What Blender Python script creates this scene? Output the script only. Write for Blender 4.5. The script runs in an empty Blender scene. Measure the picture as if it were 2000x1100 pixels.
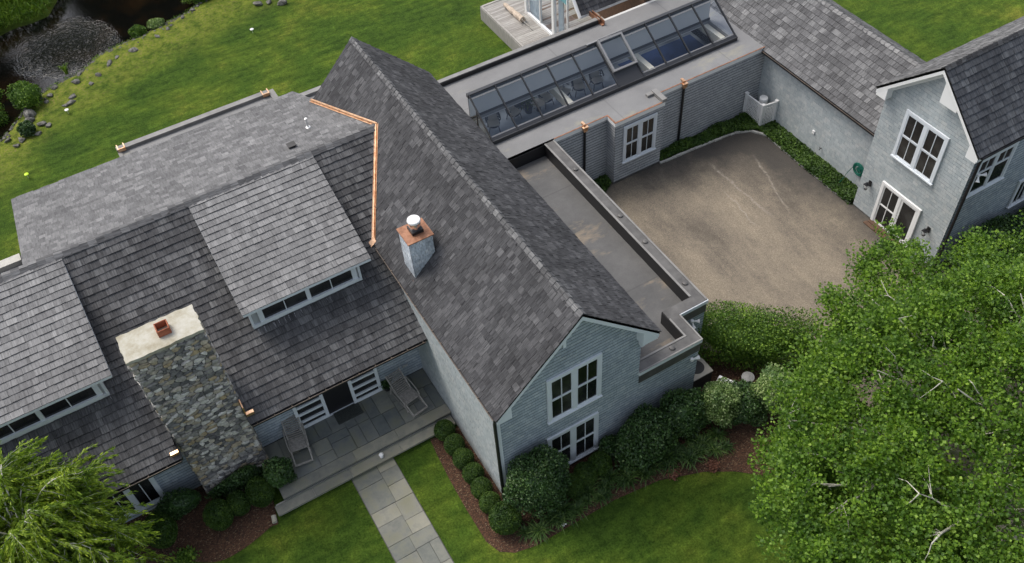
import bpy, math, random
import numpy as np
from mathutils import Vector, Matrix
random.seed(7); rng = np.random.default_rng(7)
R_ = math.radians
scene = bpy.context.scene
COL = scene.collection
# ------------------------------------------------------------------ camera
def _rot(a, b, c):
    ca, sa, cb, sb, cc, sc = math.cos(a), math.sin(a), math.cos(b), math.sin(b), math.cos(c), math.sin(c)
    return Matrix(((cc, -sc, 0), (sc, cc, 0), (0, 0, 1))) @ Matrix(((1, 0, 0), (0, cb, -sb), (0, sb, cb))) @ Matrix(((ca, -sa, 0), (sa, ca, 0), (0, 0, 1)))
CAMR = _rot(R_(-26.73199113), R_(-220.6843951), R_(4.8321069)) @ Matrix.Diagonal((1, -1, -1))
cam_d = bpy.data.cameras.new('camera'); cam = bpy.data.objects.new('camera', cam_d); COL.objects.link(cam)
cam.matrix_world = Matrix.Translation((0, 0, 29.0)) @ CAMR.transposed().to_4x4()
cam_d.sensor_width = 36.0; cam_d.lens = 1833.63 / 2000 * 36.0; cam_d.clip_end = 2000
scene.camera = cam
# ------------------------------------------------------------------ sky, sun, exposure
SUN_EL, SUN_AZ = 57.0, math.degrees(math.atan2(-0.50, 0.85))
world = bpy.data.worlds.new('World'); scene.world = world; world.use_nodes = True
wn = world.node_tree; bg = wn.nodes['Background']
sky = wn.nodes.new('ShaderNodeTexSky'); sky.sky_type = 'NISHITA'; sky.sun_disc = False
sky.sun_elevation = R_(SUN_EL); sky.sun_rotation = R_(SUN_AZ); sky.air_density = 1.0; sky.dust_density = 4.0; sky.ozone_density = 1.0
hs = wn.nodes.new('ShaderNodeHueSaturation'); hs.inputs['Saturation'].default_value = 0.55   # thin overcast: a paler sky
wn.links.new(sky.outputs[0], hs.inputs['Color']); wn.links.new(hs.outputs[0], bg.inputs[0]); bg.inputs[1].default_value = 0.15
sd = bpy.data.lights.new('sun', 'SUN'); sun = bpy.data.objects.new('sun', sd); COL.objects.link(sun)
sd.energy = 1.15; sd.angle = R_(25); sd.color = (1.0, 0.95, 0.88)
_sv = Vector((math.sin(R_(SUN_AZ)) * math.cos(R_(SUN_EL)), math.cos(R_(SUN_AZ)) * math.cos(R_(SUN_EL)), math.sin(R_(SUN_EL))))
sun.rotation_euler = _sv.to_track_quat('Z', 'Y').to_euler()
scene.view_settings.view_transform = 'Standard'; scene.view_settings.look = 'None'
scene.view_settings.exposure = 0.68; scene.view_settings.gamma = 1.0
scene.cycles.max_bounces = 8; scene.cycles.transparent_max_bounces = 12

# ------------------------------------------------------------------ materials
MATS = {}
def mat(name):
    m = bpy.data.materials.new(name); m.use_nodes = True; MATS[name] = m
    nt = m.node_tree; return m, nt, nt.nodes['Principled BSDF']
def N(nt, t, **kw):
    n = nt.nodes.new(t)
    for k, v in kw.items():
        if k.startswith('i_'):
            key = k[2:]; n.inputs[int(key) if key.isdigit() else key].default_value = v
        else: setattr(n, k, v)
    return n
def L(nt, a, b): nt.links.new(a, b)
def ramp(nt, src, stops):
    r = nt.nodes.new('ShaderNodeValToRGB'); e = r.color_ramp.elements
    while len(e) < len(stops): e.new(0.5)
    for el, (p, c) in zip(e, stops):
        el.position = p; el.color = (c[0], c[1], c[2], 1) if len(c) == 3 else c
    L(nt, src, r.inputs[0]); return r.outputs[0]
def mix(nt, fac, a, b, mode='MIX'):
    m = nt.nodes.new('ShaderNodeMix'); m.data_type = 'RGBA'; m.blend_type = mode
    if isinstance(fac, (int, float)): m.inputs[0].default_value = fac
    else: L(nt, fac, m.inputs[0])
    for s, v in ((6, a), (7, b)):
        if isinstance(v, tuple): m.inputs[s].default_value = (v[0], v[1], v[2], 1)
        else: L(nt, v, m.inputs[s])
    return m.outputs[2]
def noise(nt, vec, scale, detail=4, rough=0.6):
    n = N(nt, 'ShaderNodeTexNoise', i_Scale=scale, i_Detail=detail, i_Roughness=rough)
    if vec is not None: L(nt, vec, n.inputs['Vector'])
    return n.outputs['Fac']
def geo(nt): return nt.nodes.new('ShaderNodeNewGeometry')
def bump(nt, p, h, strength, dist=0.02):
    b = N(nt, 'ShaderNodeBump', i_Strength=strength, i_Distance=dist); L(nt, h, b.inputs['Height']); L(nt, b.outputs[0], p.inputs['Normal'])
def mapping(nt, vec, scale):
    m = N(nt, 'ShaderNodeMapping'); m.inputs['Scale'].default_value = scale; L(nt, vec, m.inputs[0]); return m.outputs[0]

def flat_mat(name, col, rough=0.6, metal=0.0, var=0.0, spec=0.5, nscale=3.0, bmp=0.0):
    m, nt, p = mat(name); p.inputs['Roughness'].default_value = rough; p.inputs['Metallic'].default_value = metal
    p.inputs['Specular IOR Level'].default_value = spec
    g = geo(nt)
    if var:
        f = noise(nt, g.outputs['Position'], nscale, 5)
        L(nt, ramp(nt, f, [(0.3, tuple(c * (1 - var) for c in col)), (0.7, tuple(min(1, c * (1 + var)) for c in col))]), p.inputs['Base Color'])
        if bmp: bump(nt, p, noise(nt, g.outputs['Position'], nscale * 12, 3), bmp, 0.01)
    else: p.inputs['Base Color'].default_value = (*col, 1)
    return m

def shingle_mat(name, dark, mid, light, streak=0.78, us=26, vs=1.6, weather=0.35, rough=0.85, spec=0.25):
    """split cedar: every shingle is an island of its own, grain runs up the slope (uv in metres)"""
    m, nt, p = mat(name); p.inputs['Roughness'].default_value = rough; p.inputs['Specular IOR Level'].default_value = spec
    g = geo(nt); uv = N(nt, 'ShaderNodeUVMap'); uv.uv_map = 'uv'
    rnd = g.outputs['Random Per Island']
    base = ramp(nt, rnd, [(0.0, dark), (0.30, tuple((a * .6 + b * .4) for a, b in zip(dark, mid))), (0.62, mid), (0.9, tuple((a + b) / 2 for a, b in zip(mid, light))), (1.0, light)])
    off = N(nt, 'ShaderNodeCombineXYZ'); mm = N(nt, 'ShaderNodeMath', operation='MULTIPLY', i_1=73.0); L(nt, rnd, mm.inputs[0]); L(nt, mm.outputs[0], off.inputs[2])
    add = N(nt, 'ShaderNodeVectorMath', operation='ADD'); L(nt, mapping(nt, uv.outputs[0], (us, vs, 1)), add.inputs[0]); L(nt, off.outputs[0], add.inputs[1])
    st = noise(nt, add.outputs[0], 1.0, 4, 0.65)
    stc = ramp(nt, st, [(0.25, (1 - streak,) * 3), (0.5, (1.0,) * 3), (0.78, (1 + streak * .8,) * 3)])
    c = mix(nt, 1.0, base, stc, 'MULTIPLY')
    wth = noise(nt, g.outputs['Position'], 0.55, 5, 0.6)
    wc = ramp(nt, wth, [(0.3, (1 - weather,) * 3), (0.7, (1 + weather * .6,) * 3)])
    c = mix(nt, 1.0, c, wc, 'MULTIPLY')
    L(nt, c, p.inputs['Base Color']); bump(nt, p, st, 0.5, 0.012)
    return m
shingle_mat('roof_dark', (.045, .045, .048), (.064, .064, .067), (.098, .098, .101), weather=.3)
shingle_mat('roof_mid', (.060, .060, .062), (.088, .088, .09), (.13, .13, .13), weather=.28)
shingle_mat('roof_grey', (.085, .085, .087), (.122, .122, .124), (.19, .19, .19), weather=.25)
shingle_mat('roof_pale', (.145, .144, .144), (.185, .184, .183), (.245, .243, .24), weather=.15, streak=.5)
shingle_mat('roof_back', (.11, .11, .112), (.15, .15, .151), (.205, .205, .205), weather=.15, streak=.4, us=16)
shingle_mat('roof_shaded', (.046, .049, .056), (.064, .068, .076), (.095, .10, .108), weather=.3)  # cedar copy with the south slope's bluish shade put into its colour
shingle_mat('siding_blue', (.32, .375, .415), (.38, .435, .475), (.45, .495, .52), streak=.14, us=20, vs=3, weather=.16)  # blue-grey siding, the cool cast on south walls added to its colour
shingle_mat('siding_grey', (.36, .375, .385), (.40, .415, .425), (.45, .46, .465), streak=.12, us=20, vs=3, weather=.14)
shingle_mat('siding_lit', (.36, .40, .41), (.42, .455, .46), (.48, .50, .49), streak=.14, us=20, vs=3, weather=.14)  # same siding, with the west walls' brighter light put into its colour
shingle_mat('siding_weathered', (.38, .42, .46), (.48, .52, .56), (.60, .62, .64), streak=.45, us=12, vs=4, weather=.4)
flat_mat('white_paint', (.66, .70, .73), .45, var=.05, nscale=2)
flat_mat('bright_white', (.80, .80, .78), .4)
flat_mat('cream', (.60, .56, .45), .6, var=.06)
flat_mat('black_metal', (.012, .012, .014), .45)
flat_mat('dark_trim', (.035, .034, .033), .6, var=.3)
flat_mat('bronze_frame', (.030, .031, .034), .38)
flat_mat('sash_alu', (.22, .22, .22), .4)
flat_mat('steel', (.85, .85, .85), .18, 1.0)
flat_mat('galvanised', (.72, .72, .70), .4, .6)
flat_mat('parapet_metal', (.20, .195, .185), .5, var=.25, nscale=1.5)
flat_mat('parapet_dark', (.085, .082, .078), .55, var=.35, nscale=2.5)
flat_mat('concrete', (.42, .41, .37), .85, var=.15, nscale=4, bmp=.3)
flat_mat('wicker', (.035, .045, .07), .7, var=.3, nscale=30)
flat_mat('cushion', (.55, .52, .46), .85)
flat_mat('interior_wall', (.55, .545, .52), .9)
flat_mat('interior_floor', (.25, .29, .34), .5, var=.3, nscale=1.2)
flat_mat('blue_carpet', (.025, .065, .20), .7, var=.15, nscale=4)
flat_mat('curtain', (.60, .66, .68), .9, var=.08)
flat_mat('aqua_blind', (.22, .46, .48), .9)
flat_mat('canvas', (.46, .38, .30), .9, var=.2, nscale=8)
flat_mat('teak', (.30, .28, .25), .8, var=.3, nscale=12)
flat_mat('green_plastic', (.006, .10, .07), .4)
flat_mat('bark', (.32, .30, .24), .9, var=.4, nscale=5, bmp=.5)
flat_mat('bark_pale', (.46, .44, .37), .9, var=.35, nscale=6, bmp=.4)
flat_mat('door_mat', (.045, .05, .045), .95, var=.3, nscale=20, bmp=.6)
flat_mat('wood_brown', (.10, .055, .032), .6, var=.3, nscale=8)
flat_mat('ac_beige', (.42, .38, .32), .6, var=.05)
flat_mat('yellow_green', (.55, .8, .03), .5)
flat_mat('rock', (.135, .13, .115), .95, var=.7, nscale=6, bmp=1.0)
flat_mat('shake_edge', (.018, .017, .017), .95)  # dark end grain, with the shade of the butt line in its colour
flat_mat('siding_edge_shade', (.065, .075, .085), .95)  # shade between siding courses, painted as a dark colour
flat_mat('gutter_lip', (.13, .10, .075), .5, var=.4, nscale=3)
flat_mat('gold_wood', (.20, .15, .08), .7, var=.3, nscale=6)
flat_mat('soil', (.035, .028, .02), .95, var=.4, nscale=6)
flat_mat('red_flower', (.14, .055, .03), .7, var=.4, nscale=20)
def copper(name, c1, c2, rough, metal=1.0):
    m, nt, p = mat(name); p.inputs['Metallic'].default_value = metal; p.inputs['Roughness'].default_value = rough
    L(nt, ramp(nt, noise(nt, geo(nt).outputs['Position'], 6, 5), [(.35, c1), (.65, c2)]), p.inputs['Base Color'])
copper('copper_new', (.60, .33, .18), (.88, .62, .42), .42)
copper('copper_aged', (.19, .085, .045), (.34, .17, .10), .55, .4)
copper('clay', (.26, .075, .035), (.36, .12, .06), .85, 0)
# window glass: dark room and faint reflections are painted into the pane's colour
def m_glass():
    m, nt, p = mat('window_glass')
    f = noise(nt, geo(nt).outputs['Position'], .9, 2)
    L(nt, ramp(nt, f, [(.35, (.006, .007, .008)), (.55, (.018, .019, .02)), (.75, (.05, .052, .05))]), p.inputs['Base Color'])
    p.inputs['Roughness'].default_value = .06; p.inputs['Specular IOR Level'].default_value = .6
    m, nt, p = mat('window_glass_green')
    p.inputs['Base Color'].default_value = (.03, .075, .062, 1); p.inputs['Roughness'].default_value = .1
    m, nt, p = mat('skylight_glass'); nt.nodes.remove(p)
    out = nt.nodes['Material Output']
    tr = N(nt, 'ShaderNodeBsdfTransparent'); tr.inputs[0].default_value = (.93, .96, 1.0, 1)
    gl = N(nt, 'ShaderNodeBsdfGlossy', i_Roughness=.04); gl.inputs[0].default_value = (.8, .9, 1, 1)
    lw = N(nt, 'ShaderNodeLayerWeight'); pw = N(nt, 'ShaderNodeMath', operation='POWER', i_1=4.0); L(nt, lw.outputs['Facing'], pw.inputs[0]); fr = N(nt, 'ShaderNodeMath', operation='MULTIPLY_ADD', i_1=.7, i_2=.05); L(nt, pw.outputs[0], fr.inputs[0]); mx = N(nt, 'ShaderNodeMixShader')
    L(nt, fr.outputs[0], mx.inputs[0]); L(nt, tr.outputs[0], mx.inputs[1]); L(nt, gl.outputs[0], mx.inputs[2]); L(nt, mx.outputs[0], out.inputs[0])
m_glass()
def m_epdm(name, c1, c2, stain, stain_amt):
    m, nt, p = mat(name); g = geo(nt); pos = g.outputs['Position']
    p.inputs['Roughness'].default_value = .62
    c = ramp(nt, noise(nt, pos, .8, 6, .65), [(.3, c1), (.7, c2)])
    f = ramp(nt, noise(nt, pos, 30, 3), [(.3, (.9,) * 3), (.7, (1.08,) * 3)]); c = mix(nt, 1, c, f, 'MULTIPLY')
    s = ramp(nt, noise(nt, mapping(nt, pos, (.35, .8, 1)), 1.0, 5, .7), [(.58, (0, 0, 0)), (.72, (stain_amt,) * 3)])
    c = mix(nt, s, c, stain)
    # welded seams across the membrane
    sx = N(nt, 'ShaderNodeSeparateXYZ'); L(nt, pos, sx.inputs[0])
    for o, per in ((0, 3.05), (1, 2.9)):
        md = N(nt, 'ShaderNodeMath', operation='PINGPONG', i_1=per); L(nt, sx.outputs[o], md.inputs[0])
        lt = N(nt, 'ShaderNodeMath', operation='LESS_THAN', i_1=.03); L(nt, md.outputs[0], lt.inputs[0])
        ml = N(nt, 'ShaderNodeMath', operation='MULTIPLY', i_1=.3); L(nt, lt.outputs[0], ml.inputs[0])
        c = mix(nt, ml.outputs[0], c, tuple(x * .45 for x in c1))
    L(nt, c, p.inputs['Base Color'])
m_epdm('membrane_grey', (.155, .155, .155), (.205, .205, .203), (.32, .30, .20), .5)
m_epdm('membrane_dark', (.065, .065, .064), (.115, .113, .11), (.27, .21, .14), .8)
def m_lawn():
    m, nt, p = mat('lawn_grass'); g = geo(nt); pos = g.outputs['Position']
    p.inputs['Roughness'].default_value = .9; p.inputs['Specular IOR Level'].default_value = .15
    big = noise(nt, pos, .28, 5, .65)
    c = ramp(nt, big, [(.28, (.024, .052, .007)), (.45, (.039, .079, .009)), (.57, (.063, .104, .012)), (.72, (.12, .14, .022))])
    rot = N(nt, 'ShaderNodeMapping'); rot.inputs['Rotation'].default_value = (0, 0, R_(58)); rot.inputs['Scale'].default_value = (.55, 2.6, 1); L(nt, pos, rot.inputs[0])
    st = noise(nt, rot.outputs[0], 1.1, 4, .6)
    c = mix(nt, 1, c, ramp(nt, st, [(.3, (.62, .68, .6)), (.7, (1.38, 1.30, 1.2))]), 'MULTIPLY')
    med = noise(nt, pos, 3.2, 6, .78)
    c = mix(nt, 1, c, ramp(nt, med, [(.3, (.55, .62, .5)), (.7, (1.5, 1.40, 1.45))]), 'MULTIPLY')
    fine = noise(nt, pos, 15, 4, .85)
    c = mix(nt, 1, c, ramp(nt, fine, [(.3, (.45, .52, .4)), (.7, (1.6, 1.5, 1.6))]), 'MULTIPLY')
    # yellowed, thin turf near the pond bank
    a = N(nt, 'ShaderNodeAttribute'); a.attribute_name = 'bank'
    bn = N(nt, 'ShaderNodeMath', operation='MULTIPLY'); L(nt, a.outputs['Fac'], bn.inputs[0]); L(nt, ramp(nt, noise(nt, pos, 1.6, 5, .7), [(.35, (0,) * 3), (.6, (1,) * 3)]), bn.inputs[1])
    c = mix(nt, bn.outputs[0], c, ramp(nt, noise(nt, pos, 9, 4), [(.35, (.11, .155, .014)), (.52, (.19, .215, .03)), (.68, (.20, .155, .075))]))
    b2 = N(nt, 'ShaderNodeAttribute'); b2.attribute_name = 'bed'
    c = mix(nt, b2.outputs['Fac'], c, ramp(nt, noise(nt, pos, 12, 4), [(.3, (.012, .009, .006)), (.7, (.06, .045, .03))]))
    L(nt, c, p.inputs['Base Color']); bump(nt, p, fine, .9, .05)
m_lawn()
def m_mulch():
    m, nt, p = mat('mulch'); pos = geo(nt).outputs['Position']; p.inputs['Roughness'].default_value = .95
    v = N(nt, 'ShaderNodeTexVoronoi', i_Scale=26.0); L(nt, mapping(nt, pos, (1, 1.6, 1)), v.inputs[0])
    sp = N(nt, 'ShaderNodeSeparateColor'); L(nt, v.outputs['Color'], sp.inputs[0])
    L(nt, ramp(nt, sp.outputs[0], [(0, (.024, .013, .007)), (.5, (.070, .031, .015)), (.92, (.115, .055, .028)), (1, (.24, .18, .11))]), p.inputs['Base Color'])
    bump(nt, p, v.outputs['Distance'], 1, .03)
m_mulch()
def m_drive():
    m, nt, p = mat('driveway_asphalt'); pos = geo(nt).outputs['Position']; p.inputs['Roughness'].default_value = .85
    c = ramp(nt, noise(nt, mapping(nt, pos, (.9, .35, 1)), .6, 6, .68), [(.26, (.075, .064, .050)), (.46, (.165, .138, .104)), (.72, (.27, .225, .162))])
    sc = N(nt, 'ShaderNodeTexVoronoi', i_Scale=42.0); L(nt, pos, sc.inputs[0]); sp = N(nt, 'ShaderNodeSeparateColor'); L(nt, sc.outputs['Color'], sp.inputs[0])
    c = mix(nt, 1, c, ramp(nt, sp.outputs[0], [(0, (.62,) * 3), (.35, (.9,) * 3), (.8, (1.06,) * 3), (1, (1.35,) * 3)]), 'MULTIPLY')
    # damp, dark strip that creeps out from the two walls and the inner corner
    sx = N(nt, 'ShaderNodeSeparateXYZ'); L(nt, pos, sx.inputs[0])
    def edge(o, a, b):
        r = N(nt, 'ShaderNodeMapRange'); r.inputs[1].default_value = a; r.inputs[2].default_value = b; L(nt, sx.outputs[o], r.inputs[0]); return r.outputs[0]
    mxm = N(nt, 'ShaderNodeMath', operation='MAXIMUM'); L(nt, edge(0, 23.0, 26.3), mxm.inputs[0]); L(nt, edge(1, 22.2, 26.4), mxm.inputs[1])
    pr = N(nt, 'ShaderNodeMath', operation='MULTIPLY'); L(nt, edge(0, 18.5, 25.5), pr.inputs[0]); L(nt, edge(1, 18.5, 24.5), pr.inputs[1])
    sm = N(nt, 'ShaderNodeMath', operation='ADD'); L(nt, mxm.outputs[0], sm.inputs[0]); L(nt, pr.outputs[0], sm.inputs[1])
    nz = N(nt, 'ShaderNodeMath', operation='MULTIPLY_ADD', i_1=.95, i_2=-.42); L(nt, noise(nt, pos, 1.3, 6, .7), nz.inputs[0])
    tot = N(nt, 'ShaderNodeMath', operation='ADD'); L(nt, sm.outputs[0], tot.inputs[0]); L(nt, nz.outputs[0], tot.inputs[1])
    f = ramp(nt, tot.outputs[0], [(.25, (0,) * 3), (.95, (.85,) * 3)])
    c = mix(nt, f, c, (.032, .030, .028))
    # pale tyre scrapes
    for (x0, y0, x1, y1, w) in ((22.2, 23.6, 22.3, 19.2, .09), (24.2, 22.9, 23.0, 19.0, .07), (21.6, 22.0, 21.4, 19.0, .05)):
        d = Vector((x1 - x0, y1 - y0)); ln = d.length; d /= ln
        rel = N(nt, 'ShaderNodeVectorMath', operation='SUBTRACT'); rel.inputs[1].default_value = (x0, y0, 0); L(nt, pos, rel.inputs[0])
        al = N(nt, 'ShaderNodeVectorMath', operation='DOT_PRODUCT'); al.inputs[1].default_value = (d.x, d.y, 0); L(nt, rel.outputs[0], al.inputs[0])
        ac = N(nt, 'ShaderNodeVectorMath', operation='DOT_PRODUCT'); ac.inputs[1].default_value = (-d.y, d.x, 0); L(nt, rel.outputs[0], ac.inputs[0])
        wob = N(nt, 'ShaderNodeMath', operation='MULTIPLY_ADD', i_1=.5, i_2=-.25); L(nt, noise(nt, pos, .9, 3), wob.inputs[0])
        aa = N(nt, 'ShaderNodeMath', operation='ADD'); L(nt, ac.outputs['Value'], aa.inputs[0]); L(nt, wob.outputs[0], aa.inputs[1])
        ab = N(nt, 'ShaderNodeMath', operation='ABSOLUTE'); L(nt, aa.outputs[0], ab.inputs[0])
        r1 = N(nt, 'ShaderNodeMapRange'); r1.inputs[1].default_value = w; r1.inputs[2].default_value = 0; L(nt, ab.outputs[0], r1.inputs[0])
        hal = N(nt, 'ShaderNodeMath', operation='SUBTRACT', i_1=ln / 2); L(nt, al.outputs['Value'], hal.inputs[0])
        ha = N(nt, 'ShaderNodeMath', operation='ABSOLUTE'); L(nt, hal.outputs[0], ha.inputs[0])
        r2 = N(nt, 'ShaderNodeMapRange'); r2.inputs[1].default_value = ln / 2; r2.inputs[2].default_value = ln / 2 - .8; L(nt, ha.outputs[0], r2.inputs[0])
        mu = N(nt, 'ShaderNodeMath', operation='MULTIPLY'); L(nt, r1.outputs[0], mu.inputs[0]); L(nt, r2.outputs[0], mu.inputs[1])
        m3 = N(nt, 'ShaderNodeMath', operation='MULTIPLY'); L(nt, mu.outputs[0], m3.inputs[0]); L(nt, ramp(nt, noise(nt, pos, 7, 4, .8), [(.35, (0,) * 3), (.7, (.8,) * 3)]), m3.inputs[1])
        c = mix(nt, m3.outputs[0], c, (.36, .32, .27))
    L(nt, c, p.inputs['Base Color']); bump(nt, p, sc.outputs['Distance'], .5, .01)
m_drive()
def m_flag(name, a, b, c3):
    m, nt, p = mat(name); g = geo(nt); pos = g.outputs['Position']; p.inputs['Roughness'].default_value = .7
    c = ramp(nt, g.outputs['Random Per Island'], [(0, a), (.5, b), (1, c3)])
    c = mix(nt, 1, c, ramp(nt, noise(nt, pos, 2.2, 6, .7), [(.3, (.72, .74, .74)), (.7, (1.25, 1.22, 1.12))]), 'MULTIPLY')
    c = mix(nt, ramp(nt, noise(nt, pos, 1.1, 4, .6), [(.48, (0,) * 3), (.68, (.6,) * 3)]), c, (.135, .135, .07))
    L(nt, c, p.inputs['Base Color']); bump(nt, p, noise(nt, pos, 14, 4), .3, .01)
m_flag('bluestone', (.125, .135, .125), (.175, .178, .158), (.245, .24, .20))
m_flag('bluestone_porch', (.12, .135, .135), (.16, .17, .165), (.21, .215, .19))
def m_stone():
    m, nt, p = mat('fieldstone'); g = geo(nt); pos = g.outputs['Position']; p.inputs['Roughness'].default_value = .85
    c = ramp(nt, g.outputs['Random Per Island'], [(0, (.10, .10, .105)), (.25, (.20, .198, .20)), (.5, (.32, .31, .295)), (.66, (.36, .29, .18)), (.82, (.48, .465, .44)), (1, (.62, .61, .59))])
    c = mix(nt, 1, c, ramp(nt, noise(nt, pos, 7, 6, .75), [(.3, (.5, .5, .5)), (.7, (1.5, 1.45, 1.35))]), 'MULTIPLY')
    c = mix(nt, ramp(nt, noise(nt, pos, 1.3, 5, .7), [(.60, (0,) * 3), (.70, (.65,) * 3)]), c, (.34, .37, .38))
    L(nt, c, p.inputs['Base Color']); bump(nt, p, noise(nt, pos, 18, 5, .7), .8, .03)
    flat_mat('mortar', (.085, .082, .075), .95, var=.3, nscale=8)
    m, nt, p = mat('cap_stone'); pos = geo(nt).outputs['Position']; p.inputs['Roughness'].default_value = .8
    L(nt, ramp(nt, noise(nt, pos, 2.3, 6, .7), [(.3, (.25, .22, .15)), (.5, (.36, .34, .27)), (.7, (.45, .44, .39))]), p.inputs['Base Color'])
m_stone()
def m_deck():
    m, nt, p = mat('deck_boards'); g = geo(nt); pos = g.outputs['Position']; p.inputs['Roughness'].default_value = .8
    c = ramp(nt, g.outputs['Random Per Island'], [(0, (.25, .235, .215)), (1, (.36, .345, .32))])
    c = mix(nt, 1, c, ramp(nt, noise(nt, mapping(nt, pos, (1, 9, 1)), 2.2, 5), [(.3, (.75,) * 3), (.7, (1.2,) * 3)]), 'MULTIPLY')
    L(nt, c, p.inputs['Base Color'])
m_deck()
def m_water():
    m, nt, p = mat('pond_water'); pos = geo(nt).outputs['Position']
    L(nt, ramp(nt, noise(nt, pos, .5, 4), [(.45, (.0035, .0035, .003)), (.8, (.016, .009, .004))]), p.inputs['Base Color'])
    p.inputs['Roughness'].default_value = .04; p.inputs['IOR'].default_value = 1.33; p.inputs['Specular IOR Level'].default_value = .8
    w = N(nt, 'ShaderNodeTexWave', wave_type='RINGS', rings_direction='SPHERICAL'); w.inputs['Scale'].default_value = 1.35; w.inputs['Distortion'].default_value = 16; w.inputs['Detail'].default_value = 5; w.inputs['Detail Scale'].default_value = 1.6
    mp = N(nt, 'ShaderNodeMapping'); mp.inputs['Location'].default_value = (.4, -50.4, .45); L(nt, pos, mp.inputs[0]); L(nt, mp.outputs[0], w.inputs[0])
    ln = N(nt, 'ShaderNodeVectorMath', operation='LENGTH'); L(nt, mp.outputs[0], ln.inputs[0])
    r = N(nt, 'ShaderNodeMapRange'); r.interpolation_type = 'SMOOTHSTEP'; r.inputs[1].default_value = 3.3; r.inputs[2].default_value = .2; lw = N(nt, 'ShaderNodeMath', operation='MULTIPLY_ADD', i_1=2.6, i_2=-1.3); L(nt, noise(nt, pos, .55, 3), lw.inputs[0]); la = N(nt, 'ShaderNodeMath', operation='ADD'); L(nt, ln.outputs['Value'], la.inputs[0]); L(nt, lw.outputs[0], la.inputs[1]); L(nt, la.outputs[0], r.inputs[0])
    hh = N(nt, 'ShaderNodeMath', operation='MULTIPLY'); L(nt, w.outputs['Fac'], hh.inputs[0]); L(nt, r.outputs[0], hh.inputs[1])
    h2 = N(nt, 'ShaderNodeMath', operation='MULTIPLY_ADD', i_1=.05); L(nt, noise(nt, pos, 9, 4), h2.inputs[0]); L(nt, hh.outputs[0], h2.inputs[2])
    bump(nt, p, h2.outputs[0], 1.0, .11)
m_water()
def leaf_mat(name, stops, trans=.3, rough=.55):
    m, nt, p = mat(name); g = geo(nt); out = nt.nodes['Material Output']
    c = ramp(nt, g.outputs['Random Per Island'], stops)
    c = mix(nt, 1, c, ramp(nt, noise(nt, g.outputs['Position'], 1.1, 4), [(.3, (.5, .6, .55)), (.7, (1.6, 1.38, 1.25))]), 'MULTIPLY')
    L(nt, c, p.inputs['Base Color']); p.inputs['Roughness'].default_value = rough; p.inputs['Specular IOR Level'].default_value = .35
    t = N(nt, 'ShaderNodeBsdfTranslucent'); L(nt, mix(nt, 1, c, (1.2, 1.35, .7), 'MULTIPLY'), t.inputs[0])
    mx = N(nt, 'ShaderNodeMixShader'); mx.inputs[0].default_value = trans
    L(nt, p.outputs[0], mx.inputs[1]); L(nt, t.outputs[0], mx.inputs[2]); L(nt, mx.outputs[0], out.inputs[0])
leaf_mat('maple_leaf', [(0, (.040, .095, .012)), (.4, (.080, .170, .018)), (.8, (.135, .25, .025)), (.95, (.17, .31, .035)), (1, (.26, .40, .08))], .4)
leaf_mat('willow_leaf', [(0, (.065, .13, .010)), (.5, (.145, .235, .016)), (1, (.30, .42, .04))], .35)
leaf_mat('boxwood_leaf', [(0, (.020, .050, .009)), (.6, (.034, .080, .010)), (1, (.07, .13, .016))], .15)
leaf_mat('shrub_leaf', [(0, (.018, .046, .014)), (.6, (.038, .088, .024)), (.93, (.075, .15, .045)), (1, (.16, .24, .10))], .15, .4)
leaf_mat('bright_shrub', [(0, (.035, .09, .012)), (.6, (.08, .165, .018)), (1, (.17, .29, .035))], .25)
leaf_mat('silver_shrub', [(0, (.07, .13, .035)), (.6, (.15, .25, .075)), (1, (.36, .46, .24))], .25)
leaf_mat('groundcover_leaf', [(0, (.02, .05, .008)), (.6, (.04, .09, .012)), (1, (.07, .14, .02))], .2)
leaf_mat('strap_leaf', [(0, (.02, .05, .012)), (.6, (.045, .10, .02)), (1, (.11, .18, .05))], .2)
leaf_mat('reed_leaf', [(0, (.06, .12, .01)), (.6, (.10, .19, .02)), (1, (.18, .28, .04))], .3)

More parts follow.
